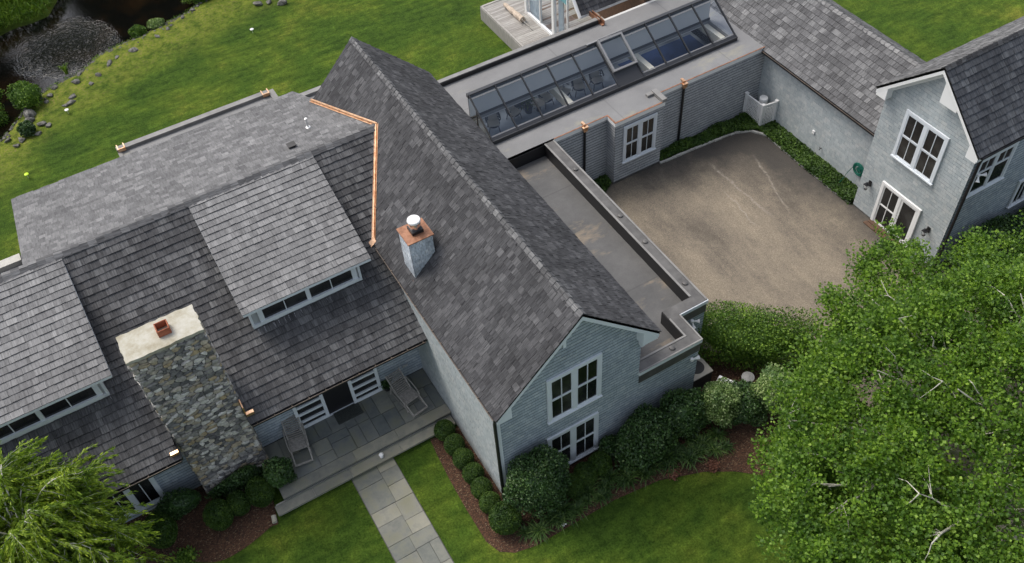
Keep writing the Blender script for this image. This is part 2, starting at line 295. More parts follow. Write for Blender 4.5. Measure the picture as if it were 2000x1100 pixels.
# ------------------------------------------------------------------ mesh helpers
class M:
    def __init__(s): s.v = []; s.f = []; s.uv = None
    def add(s, vs, fs):
        o = len(s.v); s.v += [tuple(v) for v in vs]; s.f += [tuple(i + o for i in f) for f in fs]
    def box(s, x0, x1, y0, y1, z0, z1, fr=None):
        vs = [Vector(p) for p in ((x0, y0, z0), (x1, y0, z0), (x1, y1, z0), (x0, y1, z0), (x0, y0, z1), (x1, y0, z1), (x1, y1, z1), (x0, y1, z1))]
        if fr: vs = [fr(v) for v in vs]
        s.add(vs, [(0, 3, 2, 1), (4, 5, 6, 7), (0, 1, 5, 4), (1, 2, 6, 5), (2, 3, 7, 6), (3, 0, 4, 7)])
    def prism(s, poly, d):
        """poly: 3-d points of one planar face; d: offset vector of the other"""
        n = len(poly); d = Vector(d); P = [Vector(p) for p in poly]
        s.add(P + [p + d for p in P], [tuple(range(n - 1, -1, -1)), tuple(range(n, 2 * n))] + [(i, (i + 1) % n, (i + 1) % n + n, i + n) for i in range(n)])
    def beam(s, a, b, w, h, up=(0, 0, 1)):
        a = Vector(a); b = Vector(b); t = (b - a).normalized(); u = Vector(up); sd_ = t.cross(u)
        if sd_.length < 1e-4: sd_ = t.cross(Vector((1, 0, 0)))
        sd_.normalize(); u2 = sd_.cross(t).normalized()
        c = [a + sd_ * (w / 2 * i) + u2 * (h / 2 * j) for i, j in ((-1, -1), (1, -1), (1, 1), (-1, 1))]
        s.prism(c, b - a)
    def tube(s, pts, radii, n=7, cap=True):
        pts = [Vector(p) for p in pts]; o = len(s.v); prev = None
        if not hasattr(radii, '__len__'): radii = [radii] * len(pts)
        for i, p in enumerate(pts):
            t = (pts[min(i + 1, len(pts) - 1)] - pts[max(i - 1, 0)]).normalized()
            if prev is None:
                r = t.cross(Vector((0, 0, 1)));
                if r.length < 1e-3: r = t.cross(Vector((1, 0, 0)))
            else: r = prev - t * prev.dot(t)
            r.normalize(); prev = r; q = t.cross(r)
            for k in range(n):
                a = 2 * math.pi * k / n; s.v.append(tuple(p + (r * math.cos(a) + q * math.sin(a)) * radii[i]))
        for i in range(len(pts) - 1):
            for k in range(n):
                a = o + i * n + k; b = o + i * n + (k + 1) % n; s.f.append((a, b, b + n, a + n))
        if cap: s.f.append(tuple(o + k for k in range(n - 1, -1, -1))); s.f.append(tuple(o + (len(pts) - 1) * n + k for k in range(n)))
    def lathe(s, c, prof, n=20):
        s.tube([(c[0], c[1], c[2] + z) for r, z in prof], [r for r, z in prof], n)

def tag(o, label=None, cat=None, group=None, kind=None):
    if label: o['label'] = label
    if cat: o['category'] = cat
    if group: o['group'] = group
    if kind: o['kind'] = kind
    return o
def obj(name, m, mt, parent=None, label=None, smooth=False):
    me = bpy.data.meshes.new(name); me.from_pydata(m.v, [], m.f)
    if m.uv is not None:
        ul = me.uv_layers.new(name='uv'); vi = np.zeros(len(me.loops), dtype=np.int32); me.loops.foreach_get('vertex_index', vi)
        ul.data.foreach_set('uv', np.asarray(m.uv, dtype=np.float32)[vi].ravel())
    if smooth: me.polygons.foreach_set('use_smooth', [True] * len(me.polygons))
    me.materials.append(MATS[mt]); me.update()
    o = bpy.data.objects.new(name, me); COL.objects.link(o)
    if parent is not None: o.parent = parent; o.matrix_parent_inverse = parent.matrix_world.inverted() if parent.matrix_world != Matrix.Identity(4) else Matrix.Identity(4)
    if label: o['label'] = label
    return o
def thing(name, label, cat, loc=(0, 0, 0), group=None, rz=0):
    o = bpy.data.objects.new(name, None); COL.objects.link(o); o.location = loc; o.rotation_euler = (0, 0, rz)
    o.empty_display_size = .2
    o.matrix_world = Matrix.Translation(loc) @ Matrix.Rotation(rz, 4, 'Z')
    return tag(o, label, cat, group)
def pobj(name, m, mt, parent, label=None, smooth=False):
    """part whose mesh is written in its parent's own local space"""
    o = obj(name, m, mt, None, label, smooth); o.parent = parent; return o
def dup(root, loc, rz=0, label=None, scale=None):
    r = root.copy(); COL.objects.link(r); r.location = loc; r.rotation_euler = (0, 0, rz)
    if scale: r.scale = scale
    if label: r['label'] = label
    for ch in list(root.children):
        c = ch.copy(); COL.objects.link(c); c.parent = r
        for g in ch.children:
            d = g.copy(); COL.objects.link(d); d.parent = c
    return r
def clip_poly(P, Q):
    """Sutherland-Hodgman: P clipped by convex ccw Q"""
    out = P
    for i in range(len(Q)):
        a = Q[i]; b = Q[(i + 1) % len(Q)]; inp = out; out = []
        if not inp: return []
        ex, ey = b[0] - a[0], b[1] - a[1]
        def sd(p): return ex * (p[1] - a[1]) - ey * (p[0] - a[0])
        for j in range(len(inp)):
            p = inp[j]; q = inp[(j + 1) % len(inp)]; sp, sq = sd(p), sd(q)
            if sp >= 0: out.append(p)
            if (sp >= 0) != (sq >= 0):
                t = sp / (sp - sq); out.append((p[0] + (q[0] - p[0]) * t, p[1] + (q[1] - p[1]) * t))
    return out
def area(P): return abs(sum(P[i][0] * P[(i + 1) % len(P)][1] - P[(i + 1) % len(P)][0] * P[i][1] for i in range(len(P)))) / 2
def shingles(name, O, U, V, poly, mt, parent, e=.25, wr=(.16, .38), t=.022, jit=.006, gap=.006, holes=(), label=None, seed=1, vj=0.0, cut=None, reveal=0.0):
    """lapped shingles laid over a convex polygon of the plane O + u U + v V"""
    r = random.Random(seed); O = Vector(O); U = Vector(U).normalized(); V = Vector(V).normalized(); Nn = U.cross(V).normalized()
    m = M(); uvs = []; ve = e - reveal if reveal else e + .02
    u0 = min(p[0] for p in poly); u1 = max(p[0] for p in poly); v0 = min(p[1] for p in poly); v1 = max(p[1] for p in poly)
    v = v0
    while v < v1:
        u = u0 - r.random() * .3
        while u < u1:
            w = r.uniform(*wr); jj = r.uniform(-jit, jit) - (r.random() * vj); tt = t * r.uniform(.75, 1.3)
            if reveal: gap = .0025; jj *= .4
            q = [(u, v + jj), (u + w - gap, v + jj + r.uniform(-.004, .004)), (u + w - gap, v + ve), (u, v + ve)]
            u += w
            if any(a < q[0][0] and q[1][0] < b and c < v and v + e < d for a, b, c, d in holes): continue
            q = clip_poly(q, poly)
            if cut and len(q) > 2 and v < cut[2] and max(p[0] for p in q) > cut[0] and min(p[0] for p in q) < cut[1]:
                mid = (cut[0] + cut[1]) / 2      # a shingle trimmed where it meets the chimney's side
                q = clip_poly(q, [(-99, -99), (cut[0], -99), (cut[0], 99), (-99, 99)] if sum(p[0] for p in q) / len(q) < mid else [(cut[1], -99), (99, -99), (99, 99), (cut[1], 99)])
            if len(q) < 3 or area(q) < 2e-4: continue
            k = len(q); tops = []; bots = []
            for (a, b) in q:
                f = min(1, max(0, (b - v) / ve)); h = tt * (1 - (.5 if reveal else .82) * f)
                tops.append(O + U * a + V * b + Nn * h); bots.append(O + U * a + V * b + Nn * .0015)
            uvs += list(q) * 2
            m.add(tops + bots, [tuple(range(k))] + [(i, i + k, (i + 1) % k + k, (i + 1) % k) for i in range(k)])
        v += e
    m.uv = uvs
    o = obj(name, m, mt, parent, label)
    o.data.materials.append(MATS['shake_edge' if not reveal else 'siding_edge_shade'])
    o.data.polygons.foreach_set('material_index', [0 if (len(f) != 4 or f[1] == f[0] + 1) else 1 for f in m.f])
    if reveal:
        b = M(); b.add([O + U * p[0] + V * p[1] + Nn * .001 for p in poly], [tuple(range(len(poly)))]); obj(name + '_course_shade', b, 'siding_edge_shade', parent)  # added dark sheet; seen through the gaps it paints shade under each course
    return o
def FR(o, r, out):
    o = Vector(o); r = Vector(r); out = Vector(out)
    return lambda p: o + r * p[0] + out * p[1] + Vector((0, 0, 1)) * p[2]
S_WALL = ((1, 0, 0), (0, -1, 0)); W_WALL = ((0, -1, 0), (-1, 0, 0)); N_WALL = ((-1, 0, 0), (0, 1, 0))

# ------------------------------------------------------------------ ground
def near(y, x):  # pond's near shore as y(x)
    xs = [-30, -9, -6.7, -5.2, -4.2, -3.5, -2.3, -1.3, -.3, .8, 2.4, 4.1, 5.7, 6.8, 8.8, 14, 40]; ys = [38, 43.6, 44.3, 44.65, 45.8, 46.8, 47.5, 47.8, 48.1, 49.0, 49.3, 49.7, 50, 50.6, 51.1, 52.5, 60]
    return y - np.interp(x, xs, ys)
def far(y, x):
    xs = [-30, -9, -5.5, -3.5, -2.6, -1.8, -.75, 0, 1.5, 6, 14, 40]; ys = [46, 50.5, 52.0, 53.8, 54.0, 53.9, 54.1, 55.4, 58.3, 62, 66, 80]
    return np.interp(x, xs, ys) - y
def ground_z(x, y):
    d = np.minimum(near(y, x), far(y, x))            # > 0 over the water
    z = np.where(d > -1.2, -np.clip((d + 1.2) / 1.8, 0, 1) ** 1.4 * .95, 0)
    return z
def make_ground():
    xs = np.concatenate([np.linspace(-400, -24, 14)[:-1], np.arange(-24, 50, .4), np.linspace(50, 420, 12)])
    ys = np.concatenate([np.linspace(-300, -4, 8)[:-1], np.arange(-4, 66, .4), np.linspace(66, 700, 16)])
    X, Y = np.meshgrid(xs, ys); Z = ground_z(X, Y)
    und = .05 * np.sin(X * .31 + 1) * np.cos(Y * .27); near_house = (X > -12) & (X < 34) & (Y < 38)
    Z = Z + np.where(near_house, 0, und * np.clip((Y - 38) / 6, 0, 1)) - .012
    nx, ny = len(xs), len(ys)
    m = M(); m.v = list(zip(X.ravel().tolist(), Y.ravel().tolist(), Z.ravel().tolist()))
    m.f = [(j * nx + i, j * nx + i + 1, (j + 1) * nx + i + 1, (j + 1) * nx + i) for j in range(ny - 1) for i in range(nx - 1)]
    o = obj('ground', m, 'lawn_grass', smooth=True); tag(o, kind='structure')
    d = near(Y, X).ravel(); fz = far(Y, X).ravel()
    bank = np.clip(1.25 - np.abs(d + 1.2) / 3.0, 0, 1) * (d < 1) + ((fz < .6) & (d > 0)) * .15
    a = o.data.attributes.new('bank', 'FLOAT', 'POINT'); a.data.foreach_set('value', bank.astype(np.float32))
    bd = np.clip((np.minimum(d, fz) + .35) / .5, 0, 1)
    b = o.data.attributes.new('bed', 'FLOAT', 'POINT'); b.data.foreach_set('value', bd.astype(np.float32))
make_ground()
def sheet(name, pts, z, mt, th=None):
    m = M()
    if th is None: m.add([(x, y, z) for x, y in pts], [tuple(range(len(pts)))])
    else: m.prism([(x, y, z - th) for x, y in pts], (0, 0, th))
    return tag(obj(name, m, mt), kind='structure')
def smooth_pts(pts, k=6):
    out = []
    n = len(pts)
    for i in range(n):
        p0, p1, p2, p3 = pts[(i - 1) % n], pts[i], pts[(i + 1) % n], pts[(i + 2) % n]
        for j in range(k):
            t = j / k; out.append(tuple(.5 * ((2 * p1[c]) + (-p0[c] + p2[c]) * t + (2 * p0[c] - 5 * p1[c] + 4 * p2[c] - p3[c]) * t * t + (-p0[c] + 3 * p1[c] - 3 * p2[c] + p3[c]) * t ** 3) for c in (0, 1)))
    return out
m = M(); m.add([(-60, 30, -.42), (60, 30, -.42), (60, 110, -.42), (-60, 110, -.42)], [(0, 1, 2, 3)])
tag(obj('pond_water', m, 'pond_water'), kind='structure')
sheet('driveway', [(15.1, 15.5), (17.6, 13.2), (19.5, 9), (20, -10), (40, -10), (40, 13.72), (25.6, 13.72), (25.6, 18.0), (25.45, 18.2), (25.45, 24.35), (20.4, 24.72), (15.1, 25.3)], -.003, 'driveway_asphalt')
bedR = [(6.0, 17.4), (4.98, 17.45), (4.9, 16.7), (4.82, 15.6), (4.78, 14.4), (4.78, 13.0), (4.98, 12.45), (5.4, 12.15), (6.1, 12.0), (7.1, 12.0), (9.2, 12.0), (10.9, 11.8), (12.4, 11.25), (13.3, 10.7), (14.2, 9.9), (15.5, 9.5), (17.5, 10), (17.6, 13.0), (15.6, 15.4)]
sheet('mulch_bed', bedR + [(15.0, 16.3), (6.2, 16.3), (6.2, 17.5)], .004, 'mulch')
bedL = smooth_pts([(-.85, 17.5), (-1.2, 17.3), (-2.2, 17.05), (-3.2, 17.1), (-4.4, 17.9), (-6, 18.4), (-9, 18.4), (-9, 20), (-5, 20.3), (-1, 19.9)], 4)
sheet('mulch_bed', [p for p in bedL if p[1] < 20.4], .004, 'mulch')
sheet('planting_strip', [(20.4, 25.3), (20.4, 24.78), (24.6, 24.5), (25.5, 24.3), (25.55, 18.1), (26.4, 18.1), (26.4, 25.3)], .004, 'soil')
sheet('planting_strip', [(15.15, 25.35), (15.15, 24.3), (17.0, 24.3), (17.8, 24.8), (17.8, 25.35)], .004, 'soil')
# kerb stones along the planting strip
def kerb_run(pts, lab):
    m = M(); r = random.Random(3)
    for a, b in zip(pts[:-1], pts[1:]):
        a = Vector((*a, 0)); b = Vector((*b, 0)); ln = (b - a).length; t = (b - a) / ln; s = 0
        while s < ln - .05:
            w = min(r.uniform(.22, .5), ln - s); h = r.uniform(.05, .09)
            p = a + t * s; q = a + t * (s + w - .015); j = Vector((-t.y, t.x, 0)) * r.uniform(-.02, .02)
            m.beam(p + j + Vector((0, 0, h / 2)), q + j + Vector((0, 0, h / 2)), .10, h); s += w
    tag(obj('kerb', m, 'concrete'), kind='structure')
kerb_run([(20.35, 24.66), (22.4, 24.55), (24.4, 24.42), (25.1, 24.1), (25.5, 23.4)], '')
kerb_run([(25.5, 23.3), (25.46, 21.2), (25.5, 19.0), (25.56, 18.15)], '')

# flagstone walk: irregular ashlar, each slab an island
def ashlar(x0, x1, y0, y1, z, r, gap=.012, smin=.42, smax=.95, warp=None, th=.03):
    m = M()
    def split(a, b, c, d):
        w, h = b - a, d - c
        if (w > smax or h > smax * 1.15 or (w * h > .62 and r.random() < .75)):
            if (w > h * .9 and w > smin * 1.6) or h < smin * 1.6:
                if w > smin * 1.5: k = a + w * r.uniform(.36, .64); split(a, k, c, d); split(k, b, c, d); return
            else: k = c + h * r.uniform(.36, .64); split(a, b, c, k); split(a, b, k, d); return
        q = [(a + gap, c + gap), (b - gap, c + gap), (b - gap, d - gap), (a + gap, d - gap)]
        q = [(x + r.uniform(-.006, .006), y + r.uniform(-.006, .006)) for x, y in q]
        zz = z + r.uniform(-.004, .004)
        if warp: q = [warp(*p) for p in q]
        m.prism([(x, y, zz - th) for x, y in q], (0, 0, th))
    split(x0, x1, y0, y1); return m
r_ = random.Random(11)
m = M()
yy = 17.5; k = 0
def wx_(t): return lambda x, y: (x, y)
walk = ashlar(1.92, 3.52, 4.0, 17.5, .035, r_, gap=.009, smin=.42, smax=1.0)
m = M(); m.add([(1.9, 3, .012), (3.54, 3, .012), (3.54, 17.5, .012), (1.9, 17.5, .012)], [(0, 1, 2, 3)]); tag(obj('path_bed', m, 'mortar'), kind='structure')
tag(obj('path', walk, 'bluestone'), kind='structure')
# porch terrace and its steps
po = M(); po.box(-.40, 6.1, 17.9, 20.12, 0, .36); tag(obj('porch_base', po, 'bluestone_porch'), kind='structure')
pm = ashlar(-.38, 6.08, 18.26, 20.1, .40, r_, smax=1.1)
tag(obj('porch_paving', pm, 'bluestone_porch'), kind='structure')
def treads(x0, x1, y0, y1, z, th, cuts):
    m = M(); c = [x0] + cuts + [x1]
    for a, b in zip(c[:-1], c[1:]): m.box(a + .006, b - .006, y0, y1, z - th, z)
    return m
tag(obj('porch_step', treads(-.40, 6.08, 17.82, 18.25, .405, .06, [1.0, 2.35, 4.0]), 'bluestone'), kind='structure')
st = M(); st.box(-.72, 6.05, 17.5, 17.9, 0, .15); tag(obj('step_riser', st, 'concrete'), kind='structure')
tag(obj('porch_step', treads(-.78, 6.02, 17.42, 17.82, .205, .055, [.6, 2.0, 3.9]), 'bluestone'), kind='structure')

# ------------------------------------------------------------------ the house
H = thing('house', 'large grey shingled house with dark cedar roofs, fieldstone chimney and long skylight', 'house')
def hp(name, m, mt, label=None, smooth=False): return obj(name, m, mt, H, label, smooth)
def window(cx, z0, wall, w, h, kind='double', parent=H, label=None, casing=.12, glass='window_glass', out=0.0, org=(0, 0, 0)):
    """casing and sashes standing proud of a wall; wall = (right, out) directions; cx along right"""
    fr0 = FR(org, *wall); fr = lambda p: fr0(Vector((p[0] + cx, p[1] + out, p[2] + z0)))
    m = M(); d = .065
    m.box(-w / 2, -w / 2 + casing, 0, d, 0, h, fr); m.box(w / 2 - casing, w / 2, 0, d, 0, h, fr)
    m.box(-w / 2 + casing, w / 2 - casing, 0, d, h - casing, h, fr)
    m.box(-w / 2 - .03, w / 2 + .03, -.0, d + .045, -.055, .0, fr)           # sill
    m.box(-w / 2 + casing, w / 2 - casing, 0, d, 0, .05, fr)
    iw0, iw1, iz0, iz1 = -w / 2 + casing, w / 2 - casing, .05, h - casing
    gl = []
    def sash(x0, x1, a, b, y, nv, nh=0, f=.05):
        m.box(x0, x0 + f, .005, y, a, b, fr); m.box(x1 - f, x1, .005, y, a, b, fr)
        m.box(x0 + f, x1 - f, .005, y, a, a + f, fr); m.box(x0 + f, x1 - f, .005, y, b - f, b, fr)
        for i in range(nv):
            x = x0 + (x1 - x0) * (i + 1) / (nv + 1); m.box(x - .013, x + .013, .006, y - .004, a + f, b - f, fr)
        for i in range(nh):
            z = a + (b - a) * (i + 1) / (nh + 1); m.box(x0 + f, x1 - f, .006, y - .006, z - .013, z + .013, fr)
        gl.append((x0 + f, x1 - f, a + f, b - f))
    if kind == 'double':
        m.box(-.07, .07, 0, d - .003, iz0, iz1, fr); mid = (iz0 + iz1) / 2
        for a, b in ((iw0, -.07), (.07, iw1)):
            sash(a, b, mid, iz1, .052, 1); sash(a, b, iz0, mid, .038, 1)
    elif kind == 'awning':
        n = 2; m.box(-.06, .06, 0, d - .003, iz0, iz1, fr)
        for a, b in ((iw0, -.06), (.06, iw1)): sash(a, b, iz0, iz1, .05, 1, 0, .045)
    elif kind == 'single':
        sash(iw0, iw1, (iz0 + iz1) / 2, iz1, .052, 1); sash(iw0, iw1, iz0, (iz0 + iz1) / 2, .038, 1)
    elif kind == 'upper':   # small lights over one tall pane
        m.box(-.05, .05, 0, d - .003, iz0, iz1, fr); q = iz0 + (iz1 - iz0) * .62
        for a, b in ((iw0, -.05), (.05, iw1)): sash(a, b, q, iz1, .052, 1); sash(a, b, iz0, q, .04, 0)
    o = obj('window', m, 'white_paint', parent, label)
    g = M()
    for a, b, c, e in gl: g.add([fr(Vector(p)) for p in ((a - .01, .022, c - .01), (b + .01, .022, c - .01), (b + .01, .022, e + .01), (a - .01, .022, e + .01))], [(0, 1, 2, 3)])
    obj('pane', g, glass, o if parent is not None else None)
    return o
S = .985; RX, RZ = 8.97, 8.52
def mz(x): return RZ - S * abs(x - RX)
# --- main gabled block
Y0, Y1 = 13.97, 29.2
m = M(); m.prism([(6.1, Y0, 0), (11.4, Y0, 0), (11.4, Y0, mz(11.4) - .22), (RX, Y0, RZ - .22), (6.1, Y0, mz(6.1) - .22)], (0, Y1 - Y0, 0))
hp('wall_core', m, 'dark_trim', 'inner wall body of the main gabled block')
GP = [(6.1, .25), (13.92, .25), (13.92, 3.28), (11.4, 3.28), (11.4, 5.9), (8.97, 8.28), (6.1, 5.45)]
shingles('wall', (0, Y0 - .001, 0), (1, 0, 0), (0, 0, 1), [(6.1, 0), (11.4, 0), (11.4, 5.88), (8.97, 8.28), (6.1, 5.45)], 'siding_blue', H, e=.15, wr=(.10, .24), t=.012, holes=((7.95, 9.8, 3.3, 5.65), (7.95, 9.8, .15, 2.35)), label='blue-grey shingled gable end wall', seed=2, reveal=0.034)
shingles('wall', (6.1 - .001, 0, 0), (0, -1, 0), (0, 0, 1), [(-21.9, 0), (-Y0, 0), (-Y0, 5.45), (-21.9, 5.45)], 'siding_lit', H, e=.15, wr=(.10, .24), t=.012, label='shingled side wall above the porch end, lit tone put into its colour', seed=3, reveal=0.01)
cb = M(); cb.box(6.06, 6.20, Y0 - .045, Y0 - .015, .1, 5.4); cb.box(6.05, 6.085, Y0 - .045, Y0 + .10, .1, 5.4); hp('corner_board', cb, 'white_paint')
def roof_slab(name, pts, th, mt='dark_trim'):
    m = M(); m.prism([Vector(p) - Vector((0, 0, th)) for p in pts], (0, 0, th - .004)); return hp(name, m, mt)
yA, yB = 13.62, 29.45; xL, xR = 5.97, 11.82
roof_slab('roof_deck', [(xL, yA, mz(xL)), (RX, yA, RZ), (RX, yB, RZ), (xL, yB, mz(xL))], .12)
roof_slab('roof_deck', [(RX, yA, RZ), (xR, yA, mz(xR)), (xR, yB, mz(xR)), (RX, yB, RZ)], .12)
c45 = math.sqrt(1 + S * S)
LW = (RX - xL) * c45; RW = (xR - RX) * c45
shingles('roof', (xL, yA, mz(xL)), (0, -1, 0), (1 / c45, 0, S / c45), [(-(yB - yA), -.03), (.03, -.03), (.03, LW), (-(yB - yA), LW)], 'roof_dark', H, e=.225, wr=(.11, .27), t=.032, vj=.035, label='west slope of the main gable roof in dark cedar shakes', seed=5)
shingles('roof', (xR, yA, mz(xR)), (0, 1, 0), (-1 / c45, 0, S / c45), [(-.03, -.03), ((yB - yA), -.03), ((yB - yA), RW), (-.03, RW)], 'roof_dark', H, e=.225, wr=(.11, .27), t=.034, vj=.04, label='east slope of the main gable roof in dark cedar shakes', seed=6)
def ridge_caps(name, a, b, slope_l, slope_r, mt, w=.17, e=.235, seed=4, lift=.035):
    """a -> b along the ridge; side vectors fall away on both sides"""
    a = Vector(a); b = Vector(b); t = (b - a).normalized(); ln = (b - a).length; sdv = t.cross(Vector((0, 0, 1))).normalized(); r = random.Random(seed)
    m = M(); uvs = []; s = 0
    while s < ln:
        w1 = min(e, ln - s); h0 = lift + .03 * r.uniform(.8, 1.2); h1 = lift + .004
        for sg, sl in ((1, slope_r), (-1, slope_l)):
            side = (sdv * sg + Vector((0, 0, -sl))).normalized() * w
            p = [a + t * s + Vector((0, 0, h0)), a + t * s + side + Vector((0, 0, h0)), a + t * (s + w1 + .012) + side + Vector((0, 0, h1)), a + t * (s + w1 + .012) + Vector((0, 0, h1))]
            q = [x - Vector((0, 0, .03)) for x in p]
            o = [(0, 1, 2, 3)] if sg > 0 else [(3, 2, 1, 0)]
            m.add(p + q, o + [(i, i + 4, (i + 1) % 4 + 4, (i + 1) % 4) for i in range(4)]); uvs += [(0, s), (w, s), (w, s + w1), (0, s + w1)] * 2
        s += e
    m.uv = [(u, v) for u, v in uvs]
    return obj(name, m, mt, H)
ridge_caps('ridge_cap', (RX, yA - .02, RZ), (RX, yB, RZ), S, S, 'roof_grey', seed=8)
# rake boards, frieze, soffit and cornice returns of the front gable
def rake(x0, x1, y, th, dep, side):
    m = M(); a = (x0, y, mz(x0) - .02); b = (x1, y, mz(x1) - .02)
    m.prism([a, b, (b[0], y, b[2] - dep), (a[0], y, a[2] - dep)], (0, th, 0)); return m
for x0, x1 in ((xL + .02, RX), (RX, xR - .02)):
    m = rake(x0, x1, yA + .0, .05, .27, 1); hp('rake_board', m, 'white_paint')
m = M()
for x0, x1 in ((6.12, RX), (RX, 11.40)):
    m.prism([(x0, yA + .05, mz(x0) - .15), (x1, yA + .05, mz(x1) - .15), (x1, yA + .05, mz(x1) - .18), (x0, yA + .05, mz(x0) - .18)], (0, .30, 0))
    m.prism([(x0, Y0 - .05, mz(x0) - .18), (x1, Y0 - .05, mz(x1) - .18), (x1, Y0 - .05, mz(x1) - .42), (x0, Y0 - .05, mz(x0) - .42)], (0, .035, 0))
hp('soffit', m, 'white_paint')
m = M()
m.prism([(xL + .05, yA + .004, mz(xL) - .12), (xL + .52, yA + .004, mz(xL + .52) - .24), (xL + .52, yA + .004, mz(xL) - .30), (xL + .05, yA + .004, mz(xL) - .30)], (0, .34, 0))
hp('cornice_return', m, 'white_paint'); m = M()
m.prism([(xR - .05, yA + .004, mz(xR) - .12), (xR - .05, yA + .004, mz(xR) - .32), (xR - .62, yA + .004, mz(xR) - .32), (xR - .62, yA + .004, mz(xR - .62) - .24)], (0, .34, 0))
hp('cornice_return', m, 'white_paint'); m = M()
m.box(11.28, 11.42, Y0 - .19, Y0 - .02, mz(xR) - .62, mz(xR) - .33)
hp('cornice_return', m, 'white_paint'); m = M()
m.prism([(RX - .62, yA + .06, mz(RX - .62) - .29), (RX - .52, yA + .06, mz(RX - .52) - .29), (RX - .52, yA + .06, mz(RX - .62) - .62), (RX - .62, yA + .06, mz(RX - .62) - .62)], (0, .28, 0))
hp('cornice_return', m, 'white_paint')
window(8.87, 3.42, S_WALL, 2.0, 2.28, 'double', org=(0, Y0 - .02, 0), label='paired sash window, upper storey of the gable end')
window(8.80, .22, S_WALL, 2.0, 2.22, 'double', org=(0, Y0 - .02, 0), label='paired sash window, ground floor of the gable end behind shrubs')
# gutter along the west eave and downspout at its corner
g = M(); g.box(xL - .075, xL + .0, 18.7, 21.9, mz(xL) - .135, mz(xL) - .055); g.box(xL - .075, xL, yA + .05, 18.7, mz(xL) - .135, mz(xL) - .055)
hp('gutter', g, 'black_metal', 'slim dark gutter along the west eave')
g = M(); g.tube([(xL - .085, yA + .06, mz(xL) - .035), (xL - .085, 21.88, mz(xL) - .035)], .013, 6)
for i in range(14): g.box(xL - .10, xL + .03, yA + .4 + i * .6, yA + .425 + i * .6, mz(xL) - .04, mz(xL) - .015)
hp('gutter_rim', g, 'gutter_lip')
g = M(); g.tube([(5.98, 13.78, 5.3), (6.0, 13.88, 5.0), (6.0, 13.9, .1)], .05, 8); hp('downspout', g, 'black_metal', 'black downspout at the corner of the gable end')

# --- west wing with the porch
wz_ = lambda y: 7.52 - .6 * (25.42 - y)
bz_ = lambda y: 7.52 - .27 * (y - 25.42)
XW0, XW1 = -10.5, 8.2
yn = 20.45
m = M()
for P in ([(XW0, 18.9), (-2.56, 18.9), (-2.56, yn), (XW0, yn)], [(-.31, 18.9), (6.12, 18.9), (6.12 + (yn - 18.9) / 6.52 * (XW1 - 6.12), yn), (-.31, yn)], [(XW0, yn), (6.12 + (yn - 18.9) / 6.52 * (XW1 - 6.12), yn), (XW1, 25.42), (XW0, 25.42)]):
    m.prism([Vector((x, y, wz_(y) - .14)) for x, y in P], (0, 0, .136))
hp('roof_deck', m, 'dark_trim')
c = math.sqrt(1 + .36); Lf = 6.52 * c
shingles('roof', (0, 18.9, wz_(18.9)), (1, 0, 0), (0, 1 / c, .6 / c), [(XW0, -.03), (6.12, -.03), (XW1, Lf), (XW0, Lf)], 'roof_mid', H, e=.25, wr=(.13, .34), t=.042, label='front slope of the west wing roof above the porch', seed=12, cut=(-2.58, -.29, 1.45 * c))
roof_slab('roof_deck', [(-4.43, 25.42, 7.52), (8.1, 25.42, 7.52), (6.6, 31.05, bz_(31.05)), (-4.43, 31.05, bz_(31.05))], .2)
c = math.sqrt(1 + .27 ** 2); Lb = 5.63 * c
shingles('roof', (0, 31.05, bz_(31.05)), (-1, 0, 0), (0, -1 / c, .27 / c), [(-6.6, -.03), (4.45, -.03), (4.45, Lb), (-8.1, Lb)], 'roof_back', H, e=.2, wr=(.2, .36), t=.010, jit=.05, label='shallow rear slope of the west wing roof in lighter shingles', seed=13)
# far-left stretch of the rear slope, lower
ridge_caps('ridge_cap', (XW0, 25.42, 7.52), (7.95, 25.42, 7.52), .27, .6, 'roof_grey', w=.2, e=.27, seed=21, lift=.045)
m = M()
m.box(-4.39, 6.09, 20.14, 31.0, 0, 3.55); m.prism([(-10.4, 20.14, 0), (-10.4, 25.5, 0), (-10.4, 25.5, 7.2), (-10.4, 20.14, wz_(20.14) - .2)], (6.0, 0, 0))
m.prism([(-4.39, 20.14, 3.55), (-4.39, 31.0, 3.55), (-4.39, 31.0, bz_(31) - .25), (-4.39, 25.42, 7.27), (-4.39, 20.14, wz_(20.14) - .2)], (10.9, 0, 0))
hp('wall_core', m, 'dark_trim', 'inner wall body of the west wing')
shingles('wall', (0, 20.135, 0), (1, 0, 0), (0, 0, 1), [(-.4, .4), (6.1, .4), (6.1, 3.6), (-.4, 3.6)], 'siding_blue', H, e=.15, wr=(.10, .24), t=.012, holes=((1.2, 4.3, .4, 2.6),), label='porch back wall in shade', seed=14, reveal=0.026)
shingles('wall', (0, 20.135, 0), (1, 0, 0), (0, 0, 1), [(-10.4, 0), (-2.5, 0), (-2.5, 3.6), (-10.4, 3.6)], 'siding_blue', H, e=.15, wr=(.10, .24), t=.012, label='west wing wall left of the stone chimney', seed=15, reveal=0.03)
m = M(); m.box(-10.4, -2.6, 18.98, 20.12, 3.40, 3.44); m.box(-10.4, -2.6, 18.93, 18.975, 3.40, 3.60); m.box(-.27, 6.08, 18.98, 20.12, 3.40, 3.44); m.box(-.27, 6.08, 18.93, 18.975, 3.40, 3.60); hp('soffit', m, 'dark_trim')
g = M(); g.box(XW0, -2.62, 18.80, 18.885, wz_(18.9) - .12, wz_(18.9) - .05); g.box(-.26, 6.0, 18.80, 18.885, wz_(18.9) - .12, wz_(18.9) - .05); hp('gutter', g, 'black_metal', 'slim dark gutter along the porch eave')
